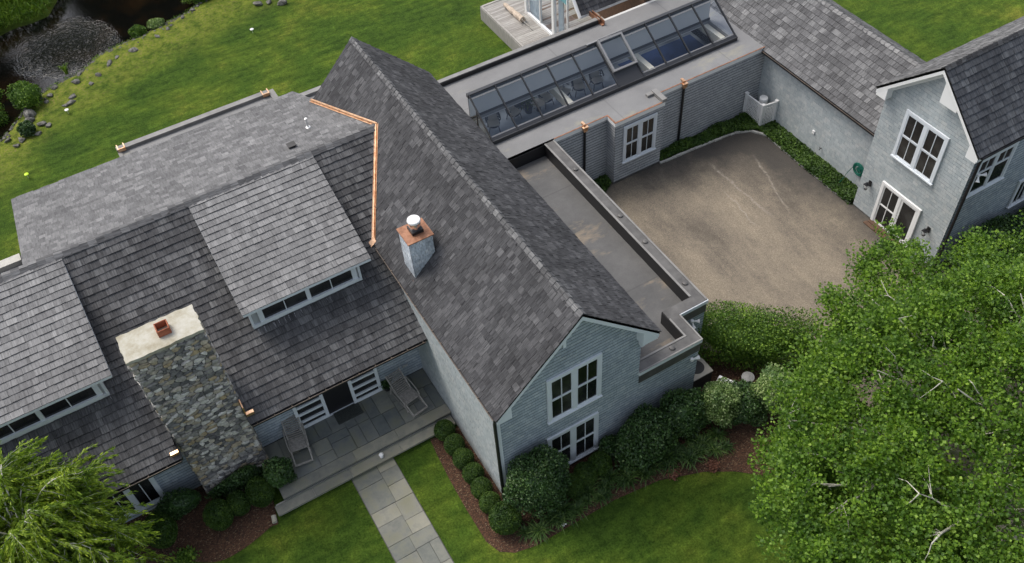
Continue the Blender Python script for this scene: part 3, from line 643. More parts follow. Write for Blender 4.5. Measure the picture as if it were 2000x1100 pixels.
g = M(); g.tube([(-.25, 18.79, wz_(18.9) - .03), (6.0, 18.79, wz_(18.9) - .03)], .011, 6); g.tube([(XW0, 18.79, wz_(18.9) - .03), (-2.65, 18.79, wz_(18.9) - .03)], .011, 6)
for i in range(28):
    x = -10.3 + i * .6
    if not -2.7 < x < -.2: g.box(x, x + .022, 18.78, 18.9, wz_(18.9) - .035, wz_(18.9) - .012)
hp('gutter_rim', g, 'gutter_lip')
window(-4.75, .42, S_WALL, 1.85, 1.6, 'awning', org=(0, 20.12, 0), label='low window under the eave left of the stone chimney')
# sliding french door leaves standing in front of a dark opening
def door_leaf(x0, x1, lab):
    m = M(); y = 20.12; z0, z1 = .42, 2.55
    m.box(x0, x0 + .12, y - .11, y - .05, z0, z1); m.box(x1 - .12, x1, y - .11, y - .05, z0, z1)
    n = 5; zz = np.linspace(z0, z1, n + 1)
    m.box(x0 + .12, x1 - .12, y - .11, y - .05, z0, z0 + .16); m.box(x0 + .12, x1 - .12, y - .11, y - .05, z1 - .12, z1)
    for z in zz[1:-1]: m.box(x0 + .12, x1 - .12, y - .13, y - .05, z - .05, z + .05)
    o = hp('door', m, 'white_paint', lab)
    g = M(); g.add([(x0 + .1, y - .075, z0), (x1 - .1, y - .075, z0), (x1 - .1, y - .075, z1), (x0 + .1, y - .075, z1)], [(0, 1, 2, 3)]); obj('pane', g, 'window_glass', o)
door_leaf(1.15, 2.28, 'white glazed porch door leaf, left of the opening'); door_leaf(3.25, 4.38, 'white glazed porch door leaf, right of the opening')
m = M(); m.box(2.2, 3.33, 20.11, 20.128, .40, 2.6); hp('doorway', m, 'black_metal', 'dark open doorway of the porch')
m = M(); m.box(1.1, 4.4, 20.02, 20.10, .401, .425); hp('door_track', m, 'white_paint')
# dormers
def dormer(x0, x1, lab):
    zf = 6.16; sl = (7.47 - zf) / (25.3 - 21.02); dz = lambda y: zf + sl * (y - 21.02)
    d = thing('dormer', None, None); del_ = None; d.parent = H; d['label'] = lab
    m = M(); a = x0 + .2; b = x1 - .42
    m.prism([(a, 21.3, 4.9), (a, 21.3, dz(21.3) - .06), (a, 25.2, dz(25.2) - .1), (a, 25.2, 7.1)], (b - a, 0, 0)); obj('dormer_wall', m, 'siding_grey', d)
    m = M(); m.prism([(x0, 21.02, dz(21.02) - .10), (x1, 21.02, dz(21.02) - .10), (x1, 25.3, dz(25.3) - .10), (x0, 25.3, dz(25.3) - .10)], (0, 0, .095)); obj('dormer_roof_deck', m, 'white_paint', d)
    c = math.sqrt(1 + sl * sl); Ld = (25.32 - 21.02) * c
    shingles('dormer_roof', (0, 21.02, dz(21.02)), (1, 0, 0), (0, 1 / c, sl / c), [(x0, -.04), (x1, -.04), (x1, Ld), (x0, Ld)], 'roof_pale', d, e=.245, wr=(.14, .42), t=.036, seed=int(50 + x0))
    m = M(); m.box(x0 + .01, x1 - .01, 20.985, 21.02, dz(21.02) - .12, dz(21.02) - .004); m.box(a - .02, b + .02, 21.24, 21.3, 5.02, 5.20); m.box(a - .03, a + .05, 21.25, 21.33, 5.0, 6.1); m.box(b - .05, b + .03, 21.25, 21.33, 5.0, 6.1)
    obj('dormer_trim', m, 'white_paint', d)
    # two wide windows, each of two lights
    m = M(); g = M(); fr = FR((0, 21.3, 0), *S_WALL); p0, p1 = a + .26, b - .12; z0, z1 = 5.26, 6.02
    m.box(p0, p1, .02, .09, z1 - .08, z1, fr); m.box(p0, p1, .02, .12, z0 - .1, z0 + .04, fr)
    m.box(p0, p0 + .17, .02, .09, z0, z1, fr); m.box(p1 - .17, p1, .02, .09, z0, z1, fr); mid = (p0 + p1) / 2; m.box(mid - .07, mid + .07, .02, .09, z0, z1, fr)
    for s0, s1 in ((p0 + .17, mid - .07), (mid + .07, p1 - .17)): m.box((s0 + s1) / 2 - .015, (s0 + s1) / 2 + .015, .02, .075, z0, z1, fr)
    obj('window_frame', m, 'white_paint', d)
    g.add([fr(Vector(p)) for p in ((p0 + .05, .045, z0), (p1 - .05, .045, z0), (p1 - .05, .045, z1), (p0 + .05, .045, z1))], [(0, 1, 2, 3)]); obj('pane', g, 'window_glass', d)
    m = M(); m.box(a - .06, b + .06, 21.02, 21.24, 4.955, 4.975); m.v = [(x, y, z + (y - 21.2) * .6 + .01) for x, y, z in m.v]; obj('flashing', m, 'steel', d)
dormer(.92, 5.42, 'shed dormer above the porch with pale cedar roof')
dormer(-7.95, -3.3, 'shed dormer at the left edge with pale cedar roof')
# copper valleys between west wing and main block
def strip(a, b, wa, wb, lift=.05):
    a = Vector(a); b = Vector(b); m = M(); up = Vector((0, 0, lift))
    m.add([a + up + Vector(wa), a + up, a + up + Vector(wb), b + up + Vector(wb), b + up, b + up + Vector(wa)], [(0, 1, 4, 5), (1, 2, 3, 4)]); return m
def valley(x): # where front slope meets the main slope
    z = mz(x); return (x, 25.42 - (7.52 - z) / .6, z)
va = valley(5.93 + .02); vb = valley(RX - (RZ - 7.52) / S)
m = strip(va, vb, (-.09, -.0, .0), (.07, -.02, .07), .055); m.v = [tuple(v) for v in m.v]
m.tube([Vector(va) + Vector((-.02, 0, .085)), Vector(vb) + Vector((-.02, 0, .085))], .022, 6)
m.add([Vector(va) + Vector((-.16, -.12, -.02)), Vector(va) + Vector((.08, -.06, .1)), Vector(va) + Vector((.08, .1, .18)), Vector(va) + Vector((-.16, .05, .08))], [(0, 1, 2, 3)])
hp('valley_flashing', m, 'copper_new', 'bright copper valley between porch roof and main gable')
yb = 29.5; zb = bz_(yb); xb = RX - (RZ - zb) / S
m = strip(vb, (xb, yb, zb), (-.07, -.04, .0), (.05, .05, .05), .05); m.tube([Vector(vb) + Vector((.0, 0, .09)), (xb - .0, yb, zb + .09)], .025, 6)
rr = random.Random(2)
for i in range(12):
    f = (i + .5) / 12; p = Vector(vb).lerp(Vector((xb, yb, zb)), f); m.box(p.x + .0, p.x + .07, p.y - .06, p.y + .04, p.z + .08, p.z + .095)
hp('valley_flashing', m, 'copper_new', 'bright copper flashing along the rear slope')
# rear flat roof strip
m = M(); m.box(-.42, 6.7, 31.0, 35.72, 0, 2.9); m.box(6.7, 9.0, 29.2, 34.6, 0, 2.9); hp('wall', m, 'parapet_metal', 'low rear extension behind the west wing')
m = M(); m.box(-.40, 6.68, 31.0, 35.5, 2.9, 2.94); m.box(6.7, 8.98, 29.2, 34.4, 2.9, 2.94); hp('flat_roof', m, 'membrane_grey', 'narrow flat roof behind the west wing')
m = M(); m.box(-.46, 6.5, 35.5, 35.78, 2.8, 3.10); m.box(-.46, -.30, 31.0, 35.5, 2.8, 2.99); m.box(6.7, 9.0, 34.4, 34.66, 2.8, 3.1); m.box(6.5, 6.76, 33.4, 35.78, 2.8, 3.04); hp('parapet', m, 'parapet_metal', 'pale parapet of the rear flat roof')
for x, y in ((-.25, 35.6), (6.35, 35.6)):
    m = M(); m.box(x - .16, x + .16, y - .15, y + .2, 3.0, 3.03); m.box(x - .16, x - .12, y - .15, y + .2, 3.03, 3.16); m.box(x + .12, x + .16, y - .15, y + .2, 3.03, 3.16); m.box(x - .12, x + .12, y - .15, y - .11, 3.03, 3.16); hp('scupper', m, 'copper_new')
m = M(); m.box(-9, -4.62, 27.0, 27.35, 6.35, 6.6); hp('parapet', m, 'concrete', 'pale parapet beyond the left end of the roof')
m = M(); m.box(-9, -4.66, 25.5, 27.2, 0, 6.4); hp('wall', m, 'parapet_metal', 'low block behind the left dormer')
# vents on the rear slope
m = M(); m.lathe((6.0, 27.4, bz_(27.4)), [(.09, 0), (.09, .03), (.035, .04), (.035, .38), (.055, .38), (.055, .43), (.03, .44)], 12); hp('vent_pipe', m, 'galvanised')
m = M(); m.box(4.9, 5.15, 26.3, 26.48, bz_(26.4) - .02, bz_(26.4) + .12); m.box(4.87, 5.18, 26.25, 26.52, bz_(26.4) + .12, bz_(26.4) + .14); hp('vent_box', m, 'dark_trim')

# --- fieldstone chimney
def voro(w, h, n, r, ax=1.6):
    pts = []
    tries = 0
    dmin = .62 * math.sqrt(w * h / n)
    while len(pts) < n and tries < 40000:
        tries += 1; p = (r.uniform(0, w), r.uniform(0, h)); k = dmin * (.55 + .75 * r.random())
        if all(((p[0] - q[0]) / ax) ** 2 * ax + (p[1] - q[1]) ** 2 * ax > k * k for q in pts): pts.append(p)
    cells = []
    for i, p in enumerate(pts):
        P = [(0, 0), (w, 0), (w, h), (0, h)]
        nb = sorted((q for j, q in enumerate(pts) if j != i), key=lambda q: ((q[0] - p[0]) / ax) ** 2 + (q[1] - p[1]) ** 2)[:22]
        for q in nb:
            mx, my = (p[0] + q[0]) / 2, (p[1] + q[1]) / 2; nx_, ny_ = (q[0] - p[0]) / ax ** 2, (q[1] - p[1])
            out = []
            for j in range(len(P)):
                a = P[j]; b = P[(j + 1) % len(P)]; sa = (a[0] - mx) * nx_ + (a[1] - my) * ny_; sb = (b[0] - mx) * nx_ + (b[1] - my) * ny_
                if sa <= 0: out.append(a)
                if (sa <= 0) != (sb <= 0): t = sa / (sa - sb); out.append((a[0] + (b[0] - a[0]) * t, a[1] + (b[1] - a[1]) * t))
            P = out
            if not P: break
        if len(P) > 2: cells.append(P)
    return cells
def stone_face(m, O, U, V, w, h, n, r, depth=.05):
    O, U, V = Vector(O), Vector(U), Vector(V); Nn = U.cross(V).normalized()
    for P in voro(w, h, n, r):
        cx = sum(p[0] for p in P) / len(P); cy = sum(p[1] for p in P) / len(P)
        # round the corners by cutting them
        Q = []
        for j in range(len(P)):
            a = P[j - 1]; b = P[j]; c2 = P[(j + 1) % len(P)]
            for f, o2 in ((.28, a), (.28, c2)): Q.append((b[0] + (o2[0] - b[0]) * f + r.uniform(-.008, .008), b[1] + (o2[1] - b[1]) * f + r.uniform(-.008, .008)))
        k = len(Q); d = depth * r.uniform(.6, 1.5); rings = []
        tx, ty = r.uniform(-.12, .12), r.uniform(-.12, .12)
        for s, hh in ((.95, 0), (.93, d * .75), (.82, d), (.45, d * r.uniform(1.0, 1.25))):
            rings.append([O + U * (cx + (a - cx) * s) + V * (cy + (b - cy) * s) + Nn * (hh + ((a - cx) * tx + (b - cy) * ty if hh > 0 else 0)) for a, b in Q])
        vs = [v for rg in rings for v in rg]; fs = []
        for ri in range(3): fs += [(ri * k + i, ri * k + (i + 1) % k, (ri + 1) * k + (i + 1) % k, (ri + 1) * k + i) for i in range(k)]
        fs.append(tuple(range(3 * k, 4 * k))); m.add(vs, fs)
CX0, CX1, CY0, CY1, CZ = -2.55, -.32, 19.48, 20.5, 7.92
CH = thing('chimney', None, None); CH.parent = H; CH['label'] = 'broad fieldstone chimney beside the porch'
m = M(); m.box(CX0 + .02, CX1 - .02, CY0 + .02, CY1 - .02, 0, CZ); obj('chimney_mortar', m, 'mortar', CH)
r_ = random.Random(5); m = M(); hgt = CZ - .12
stone_face(m, (CX0, CY0 + .02, .1), (1, 0, 0), (0, 0, 1), CX1 - CX0, hgt, 560, r_)
stone_face(m, (CX1 - .02, CY0, .1), (0, 1, 0), (0, 0, 1), CY1 - CY0, hgt, 240, r_)
stone_face(m, (CX0 + .02, CY1, .1), (0, -1, 0), (0, 0, 1), CY1 - CY0, hgt, 240, r_)
stone_face(m, (CX1, CY1 - .02, 4.5), (-1, 0, 0), (0, 0, 1), CX1 - CX0, CZ - 4.55, 130, r_)
obj('chimney_stones', m, 'fieldstone', CH)
m = M(); r_ = random.Random(9)
rim = []
for (a, b), (c, d) in zip([(CX0 - .03, CY0 - .06), (CX1 + .03, CY0 - .06), (CX1 + .03, CY1 + .03), (CX0 - .03, CY1 + .03)], [(CX1 + .03, CY0 - .06), (CX1 + .03, CY1 + .03), (CX0 - .03, CY1 + .03), (CX0 - .03, CY0 - .06)]):
    n = 14
    for i in range(n): f = i / n; rim.append((a + (c - a) * f + r_.uniform(-.022, .022), b + (d - b) * f + r_.uniform(-.022, .022), CZ))
m.prism(rim, (0, 0, .11)); obj('chimney_cap', m, 'cap_stone', CH)
m = M(); fx, fy, fz = -1.3, 19.98, CZ + .11; o_, w_ = .19, .035
m.box(fx - o_, fx + o_, fy - o_, fy - o_ + w_, fz, fz + .26); m.box(fx - o_, fx + o_, fy + o_ - w_, fy + o_, fz, fz + .26)
m.box(fx - o_, fx - o_ + w_, fy - o_ + w_, fy + o_ - w_, fz, fz + .26); m.box(fx + o_ - w_, fx + o_, fy - o_ + w_, fy + o_ - w_, fz, fz + .26)
fo = obj('flue', m, 'clay', CH)
bv = fo.modifiers.new('b', 'BEVEL'); bv.width = .02; bv.segments = 2
for sx, x, yv in ((1, CX1 + .03, 19.32), (-1, CX0 - .03, 19.22)):
    m = M(); z = wz_(yv) + .05
    m.box(min(x, x - sx * .02) - (.0 if sx > 0 else .0), max(x, x + sx * .02), yv - .2, yv + .18, z, z + .34)
    m.box(min(x, x + sx * .26), max(x, x + sx * .26), yv - .26, yv - .14, z - .12, z + .0); hp('step_flashing', m, 'copper_new', 'copper kick-out flashing beside the stone chimney')
# --- small shingled chimney on the main west slope
C2 = thing('chimney', None, None); C2.parent = H; C2['label'] = 'small shingled chimney with rusty copper cap and steel cowl'
ax0, ax1, ay0, ay1, az = 6.34, 7.16, 19.55, 20.32, 7.55
m = M(); m.box(ax0, ax1, ay0, ay1, 5.6, az); obj('chimney_body', m, 'dark_trim', C2)
shingles('chimney_siding', (0, ay0 - .001, 0), (1, 0, 0), (0, 0, 1), [(ax0, 5.8), (ax1, 5.8), (ax1, az), (ax0, az)], 'siding_weathered', C2, e=.12, wr=(.08, .17), t=.012, seed=31)
shingles('chimney_siding', (ax0 - .001, 0, 0), (0, -1, 0), (0, 0, 1), [(-ay1, 5.8), (-ay0, 5.8), (-ay0, az), (-ay1, az)], 'siding_weathered', C2, e=.12, wr=(.08, .17), t=.012, seed=32)
shingles('chimney_siding', (ax1 + .001, 0, 0), (0, 1, 0), (0, 0, 1), [(ay0, 5.8), (ay1, 5.8), (ay1, az), (ay0, az)], 'siding_weathered', C2, e=.12, wr=(.08, .17), t=.012, seed=33)
m = M(); m.box(ax0 - .05, ax1 + .05, ay0 - .05, ay1 + .05, az, az + .035); obj('chimney_cap', m, 'copper_aged', C2)
m = M(); cx, cy, cz = (ax0 + ax1) / 2 + .04, (ay0 + ay1) / 2 + .04, az + .035; m.box(cx - .2, cx + .2, cy - .2, cy + .2, cz, cz + .12); obj('cowl_base', m, 'black_metal', C2)
m = M(); m.lathe((cx, cy, cz + .12), [(.16, 0), (.16, .12), (.20, .14), (.20, .26), (.205, .27), (.205, .30)], 28); obj('cowl', m, 'steel', C2)
m = M(); m.lathe((cx, cy, cz + .42), [(.215, 0), (.22, .03), (.21, .07), (.19, .085)], 28); obj('cowl_lid', m, 'bright_white', C2)
m = M(); m.box(ax0 - .09, ax0 - .05, ay0 - .03, ay1 + .03, 5.62, 5.86); m.box(ax0 - .2, ax0 - .05, ay0 - .05, ay1 + .03, 5.66, 5.70); obj('flashing', m, 'copper_aged', C2)

# --- lower flat-roofed strip along the east side of the main block
OUT = [(11.38, Y0), (13.92, Y0), (13.92, 15.22), (15.15, 15.22), (15.15, 25.3), (11.38, 25.3)]
m = M(); m.prism([(x, y, 0) for x, y in OUT], (0, 0, 2.8)); hp('wall_core', m, 'dark_trim', 'inner wall body of the low east block')
INN = [(11.4, 14.34), (13.56, 14.34), (13.56, 15.58), (14.78, 15.58), (14.78, 25.3), (11.4, 25.3)]
m = M(); m.add([(x, y, 2.82) for x, y in INN], [tuple(range(6))]); hp('flat_roof', m, 'membrane_dark', 'sunken dark flat roof with puddle stains beside the main gable')
m = M()
def wall_strip(a, b, z0, z1): m.box(min(a[0], b[0]), max(a[0], b[0]), min(a[1], b[1]), max(a[1], b[1]), z0, z1)
for a, b in (((11.42, Y0 - .03), (13.95, 14.36)), ((13.55, 14.36), (13.95, 15.19)), ((13.55, 15.19), (14.77, 15.60)), ((14.77, 15.19), (15.18, 25.28))): wall_strip(a, b, 2.79, 3.44)
hp('parapet', m, 'parapet_dark', 'dark weathered parapet of the low flat roof')
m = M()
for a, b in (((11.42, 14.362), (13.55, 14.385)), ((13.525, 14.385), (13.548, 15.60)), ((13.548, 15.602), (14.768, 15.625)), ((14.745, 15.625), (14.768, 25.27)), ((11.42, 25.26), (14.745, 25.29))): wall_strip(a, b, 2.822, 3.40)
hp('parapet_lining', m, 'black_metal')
m = M()
for a, b in (((11.40, Y0 - .06), (13.98, Y0 + .0)), ((13.92, Y0), (13.98, 15.16)), ((13.98, 15.16), (15.21, 15.22)), ((15.15, 15.22), (15.21, 25.25))): wall_strip(a, b, 3.26, 3.43)
hp('fascia', m, 'white_paint', 'white fascia board under the parapet')
m = M()
for a, b in (((11.40, Y0 - .07), (13.99, Y0 - .02)), ((11.5, 14.30), (13.60, 14.37)), ((13.54, 14.37), (13.60, 15.2)), ((13.94, Y0 - .02), (13.99, 15.15)), ((14.72, 15.62), (14.80, 25.27)), ((15.13, 15.22), (15.20, 25.27))): wall_strip(a, b, 3.44, 3.462)
hp('coping', m, 'parapet_metal', 'metal coping strips on the parapet')
m = M(); r_ = random.Random(3)
for x, y in ((14.98, 16.2), (14.98, 18.6), (14.98, 20.2), (14.98, 23.3), (12.9, 14.16)):
    m = M(); m.lathe((x, y, 3.44), [(.11, 0), (.10, .05), (.03, .07)], 10); hp('roof_weight', m, 'parapet_dark')
shingles('wall', (0, Y0 - .001, 0), (1, 0, 0), (0, 0, 1), [(11.4, 0), (13.92, 0), (13.92, 3.3), (11.4, 3.3)], 'siding_blue', H, e=.15, wr=(.10, .24), t=.012, label='low shingled wall right of the gable end', seed=16, reveal=0.036)
shingles('wall', (0, 15.219, 0), (1, 0, 0), (0, 0, 1), [(13.92, 0), (15.15, 0), (15.15, 3.3), (13.92, 3.3)], 'siding_blue', H, e=.15, wr=(.10, .24), t=.012, label='set-back shingled wall beside the hedge', seed=17, reveal=0.036)
shingles('wall', (13.921, 0, 0), (0, 1, 0), (0, 0, 1), [(Y0, 0), (15.22, 0), (15.22, 3.3), (Y0, 3.3)], 'siding_grey', H, e=.15, wr=(.10, .24), t=.012, label='short east-facing return wall', seed=18, reveal=0.03)
shingles('wall', (15.151, 0, 0), (0, 1, 0), (0, 0, 1), [(15.22, 0), (25.3, 0), (25.3, 3.3), (15.22, 3.3)], 'siding_grey', H, e=.15, wr=(.10, .24), t=.012, label='courtyard side of the low east block', seed=19, reveal=0.03)

# --- skylit wing along the courtyard
FY, FYB, FX0, FX1, FZ = 25.32, 31.0, 11.0, 26.75, 3.5
IZ = 1.3                                             # indoor floor level
m = M()
m.box(FX0, FX1, FY + .0, FY + .16, 0, FZ - .01); m.box(FX0, FX1, FYB - .0, FYB + .14, 0, 2.42); m.box(FX0, FX1, FYB - .0, FYB + .14, 3.34, FZ - .01);
for x in np.arange(12.2, 26.8, 1.8): m.box(x - .06, x + .06, FYB, FYB + .14, 2.42, 3.34)  # posts across the added light opening in the rear wall
m.box(FX0, 12.3, FYB - .0, FYB + .14, 2.42, 3.34); m.box(26.4, FX1, FY + .16, FYB, 0, FZ - .01); m.box(FX0, 12.3, FY + .16, FYB, 0, FZ - .01)
m.box(17.87, 20.35, 24.72, FY, 0, FZ - .01)
hp('interior_wall', m, 'interior_wall', 'plain inner walls of the skylit wing')
m = M(); m.box(12.3, 26.4, FY + .16, FYB, IZ - .1, IZ); hp('interior_floor', m, 'interior_floor', 'grey-blue floor seen through the skylight')
m = M(); m.box(21.9, 26.2, 27.2, 30.3, IZ + .005, IZ + .02); m.box(18.2, 21.2, 26.6, 29.0, IZ + .005, IZ + .015); hp('carpet', m, 'blue_carpet', 'deep blue carpet seen through the skylight')
OX0, OX1, OY0, OY1 = 12.95, 25.5, 26.45, 28.3
m = M(); m.box(12.3, 26.4, OY1, FYB, FZ - .2, FZ - .165); m.box(12.3, 26.4, FY + .16, OY0, FZ - .2, FZ - .165); hp('ceiling', m, 'interior_wall')
m = M(); m.add([(12.3, FYB + .07, 2.42), (26.5, FYB + .07, 2.42), (26.5, FYB + .07, 3.34), (12.3, FYB + .07, 3.34)], [(3, 2, 1, 0)]); hp('added_light_opening', m, 'skylight_glass')  # added glazed opening, out of view, to let light into the room
m = M(); m.box(FX0, FX1, FY, OY0, FZ - .16, FZ); m.box(FX0, FX1, OY1, FYB, FZ - .16, FZ); m.box(FX0, OX0, OY0, OY1, FZ - .16, FZ); m.box(OX1, FX1, OY0, OY1, FZ - .16, FZ)
m.box(17.84, 20.38, 24.70, FY, FZ - .16, FZ)
hp('flat_roof', m, 'membrane_grey', 'grey membrane flat roof around the long skylight')
for x in (17.15, 21.4, 25.85 - .5):
    m = M(); m.box(x - .13, x + .13, FY + .16, FYB, 2.95, 3.33); hp('beam', m, 'cream')
shingles('wall', (0, FY - .001, 0), (1, 0, 0), (0, 0, 1), [(15.15, 0), (17.87, 0), (17.87, 3.4), (15.15, 3.4)], 'siding_grey', H, e=.15, wr=(.10, .24), t=.012, label='courtyard wall left of the bay', seed=22, reveal=0.036)
shingles('wall', (0, FY - .001, 0), (1, 0, 0), (0, 0, 1), [(20.35, 0), (26.4, 0), (26.4, 3.4), (20.35, 3.4)], 'siding_grey', H, e=.15, wr=(.10, .24), t=.012, label='long courtyard wall right of the bay', seed=23, reveal=0.036)
shingles('wall', (0, 24.719, 0), (1, 0, 0), (0, 0, 1), [(17.87, 0.12), (20.35, 0.12), (20.35, 3.4), (17.87, 3.4)], 'siding_grey', H, e=.15, wr=(.10, .24), t=.012, label='front of the window bay', seed=24, reveal=0.034)
shingles('wall', (17.869, 0, 0), (0, -1, 0), (0, 0, 1), [(-FY, 0.12), (-24.72, 0.12), (-24.72, 3.4), (-FY, 3.4)], 'siding_grey', H, e=.15, wr=(.10, .24), t=.012, label='west cheek of the window bay', seed=25, reveal=0.03)
m = M(); m.box(17.85, 20.37, 24.70, 24.74, 0, .12); hp('plinth', m, 'parapet_dark')
def edging(z0, z1, ex, name, mt, lab):
    m = M(); e = ex
    m.box(15.2, 17.87 - e - .04, FY - .04 - e, FY - .02, z0, z1); m.box(17.87 - .04 - e, 17.87 - .0, 24.72 - .04 - e, FY - .02, z0, z1)
    m.box(17.87, 20.35 + e, 24.72 - .04 - e, 24.72 - .0, z0, z1); m.box(20.35 + .0, 20.35 + .04 + e, 24.72 - .0, FY - .02, z0, z1)
    m.box(20.39 + e, 26.70, FY - .04 - e, FY - .02, z0, z1); hp(name, m, mt, lab)
edging(3.30, 3.50, .02, 'fascia', 'bright_white', 'white fascia along the courtyard wing')
edging(3.503, 3.517, .03, 'drip_edge', 'copper_aged', 'thin copper drip edge')
m = M(); m.box(20.2, 20.44, 24.64, 25.45, FZ + .004, FZ + .17); m.box(19.9, 20.2, 25.27, 25.45, FZ + .004, FZ + .12); hp('parapet', m, 'parapet_metal', 'small raised kerb at the bay corner')
window(19.13, 1.12, S_WALL, 1.72, 1.96, 'double', org=(0, 24.70, 0), label='bright white paired window in the courtyard bay', glass='window_glass')
bpy.context.view_layer.update()
for x, zt in ((16.68, 3.45), (21.8, 3.45)):
    m = M(); m.tube([(x, FY - .09, 3.35), (x, FY - .07, .05)], .055, 8); ds = hp('downspout', m, 'black_metal', 'black downspout on the courtyard wall ' + ('left of the bay' if x < 18 else 'right of the bay'))
    m = M(); m.prism([(x - .13, FY - .2, 3.5), (x + .13, FY - .2, 3.5), (x + .08, FY - .17, 3.25), (x - .08, FY - .17, 3.25)], (0, .14, 0)); m.box(x - .05, x + .05, FY - .08, FY + .14, 3.53, 3.60); obj('leader_head', m, 'copper_new', ds)
# back parapet
m = M(); m.box(11.9, 21.3, FYB - .02, FYB + .20, FZ - .2, FZ + .22); hp('parapet', m, 'parapet_metal', 'long pale parapet behind the skylight')
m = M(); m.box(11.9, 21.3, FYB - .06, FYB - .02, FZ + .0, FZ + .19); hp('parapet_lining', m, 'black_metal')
m = M(); m.box(21.22, 21.34, FYB - .3, FYB + .75, FZ + .02, FZ + .05); m.box(21.34, 21.37, FYB - .3, FYB + .75, FZ + .02, FZ + .26); m.box(21.19, 21.22, FYB - .1, FYB + .75, FZ + .02, FZ + .26); hp('scupper', m, 'copper_aged', 'copper scupper at the end of the rear parapet')
m = M(); m.box(12.0, 12.2, FYB - .3, FYB - .1, FZ + .01, FZ + .22); hp('scupper', m, 'copper_aged')

# --- the skylight: lean-to glazing, ten bays
SK = thing('skylight', None, None); SK.parent = H; SK['label'] = 'long sloping bronze-framed skylight of ten bays'
zb0, zt0, yb0, yt0 = 3.66, 4.80, 26.42, 28.24
xs = [12.95, 14.17, 15.42, 16.68, 17.94, 19.2, 20.5, 21.76, 23.03, 24.3, 25.52]
m = M()
m.box(xs[0] - .05, xs[-1] + .05, yb0 - .09, yb0 + .02, FZ, zb0 + .03); m.box(xs[0] - .05, xs[-1] + .05, yt0 - .05, yt0 + .12, zt0 - .12, zt0 + .05)
m.box(xs[0] - .05, xs[-1] + .05, yt0 + .05, yt0 + .12, FZ, FZ + .12)
m.box(xs[0], xs[-1], yt0 + .085, yt0 + .12, FZ + .12, zt0 - .12)
m.beam((xs[0] - .05, yb0 + .02, zb0 + .045), (xs[-1] + .05, yb0 + .02, zb0 + .045), .14, .05, (0, -.53, .85))
for x in xs: m.beam((x, yb0 - .02, zb0 + .03), (x, yt0, zt0 + .035), .052, .085, (0, -.53, .85))
m.beam((xs[0], yb0, FZ + .05), (xs[0], yt0, FZ + .05), .06, .1)
m.beam((xs[0], (yb0 + yt0) / 2 + .3, FZ), (xs[0], (yb0 + yt0) / 2 + .3, (zb0 + zt0) / 2 + .15), .05, .05, (0, 1, 0))
obj('skylight_frame', m, 'bronze_frame', SK)
m = M()
for i in range(10):
    if i == 5: continue
    a, b = xs[i] + .05, xs[i + 1] - .05
    for yy_, zz_ in ((yb0 + .13, zb0 + .09), (yt0 - .17, zt0 - .09)): m = M(); m.beam((a, yy_, zz_), (b, yy_, zz_), .045, .03, (0, -.53, .85)); obj('glazing_bead', m, 'sash_alu', SK)
m = M(); m.beam((19.3, yt0 + .03, zt0 + .13), (20.6, yt0 + .03, zt0 + .13), .04, .04); m.beam((18.75, yt0 + .02, zt0 + .10), (20.0, yt0 + .02, zt0 + .10), .08, .05)
obj('shade_rail', m, 'sash_alu', SK)
for i in range(10):
    a, b = xs[i] + .03, xs[i + 1] - .03
    if i == 5:
        ym, zm = yb0 + .50, zb0 + .5 * (zt0 - zb0) / (yt0 - yb0)
        m = M(); m.add([(a, yb0, zb0 + .02), (b, yb0, zb0 + .02), (b, ym + .1, zm + .08), (a, ym + .1, zm + .08)], [(0, 1, 2, 3)]); obj('blank_panel', m, 'bronze_frame', SK)
        m = M(); hh = .16; p = lambda x, f: Vector((x, ym + (yt0 - .1 - ym) * f, zm + (zt0 - .06 - zm) * f + hh))
        for x0 in (a + .04, b - .04): m.beam(p(x0, 0), p(x0, 1), .09, .14, (0, -.53, .85))
        for f in (0, 1): m.beam(p(a, f), p(b, f), .09, .14, (0, -.53, .85))
        w = obj('roof_window', m, 'sash_alu', SK)
        m = M(); m.add([p(a + .06, .03), p(b - .06, .03), p(b - .06, .97), p(a + .06, .97)], [(0, 1, 2, 3)]); obj('pane', m, 'skylight_glass', w) if False else obj('pane', m, 'skylight_glass', SK)
    else:
        m = M(); m.add([(a, yb0, zb0 + .02), (b, yb0, zb0 + .02), (b, yt0, zt0 + .02), (a, yt0, zt0 + .02)], [(0, 1, 2, 3)]); obj('pane', m, 'skylight_glass', SK)
m = M(); m.add([(xs[0], yt0 + .08, FZ + .1), (xs[-1], yt0 + .08, FZ + .1), (xs[-1], yt0 + .08, zt0 - .1), (xs[0], yt0 + .08, zt0 - .1)], [(0, 1, 2, 3)]); obj('back_wall', m, 'interior_wall', SK)
for x in (xs[0] - .01, xs[-1] + .01):
    m = M(); m.add([(x, yb0, zb0 - .1), (x, yt0, zb0 - .1), (x, yt0, zt0)], [(0, 1, 2)]); obj('pane', m, 'skylight_glass', SK)
m = M(); m.box(12.62, 12.90, 26.5, 28.3, FZ + .01, FZ + .06)
for y in (26.5, 27.1, 27.7, 28.25): m.box(12.55, 12.9, y, y + .05, FZ + .06, FZ + .10)
obj('timber_kerb', m, 'gold_wood', SK)

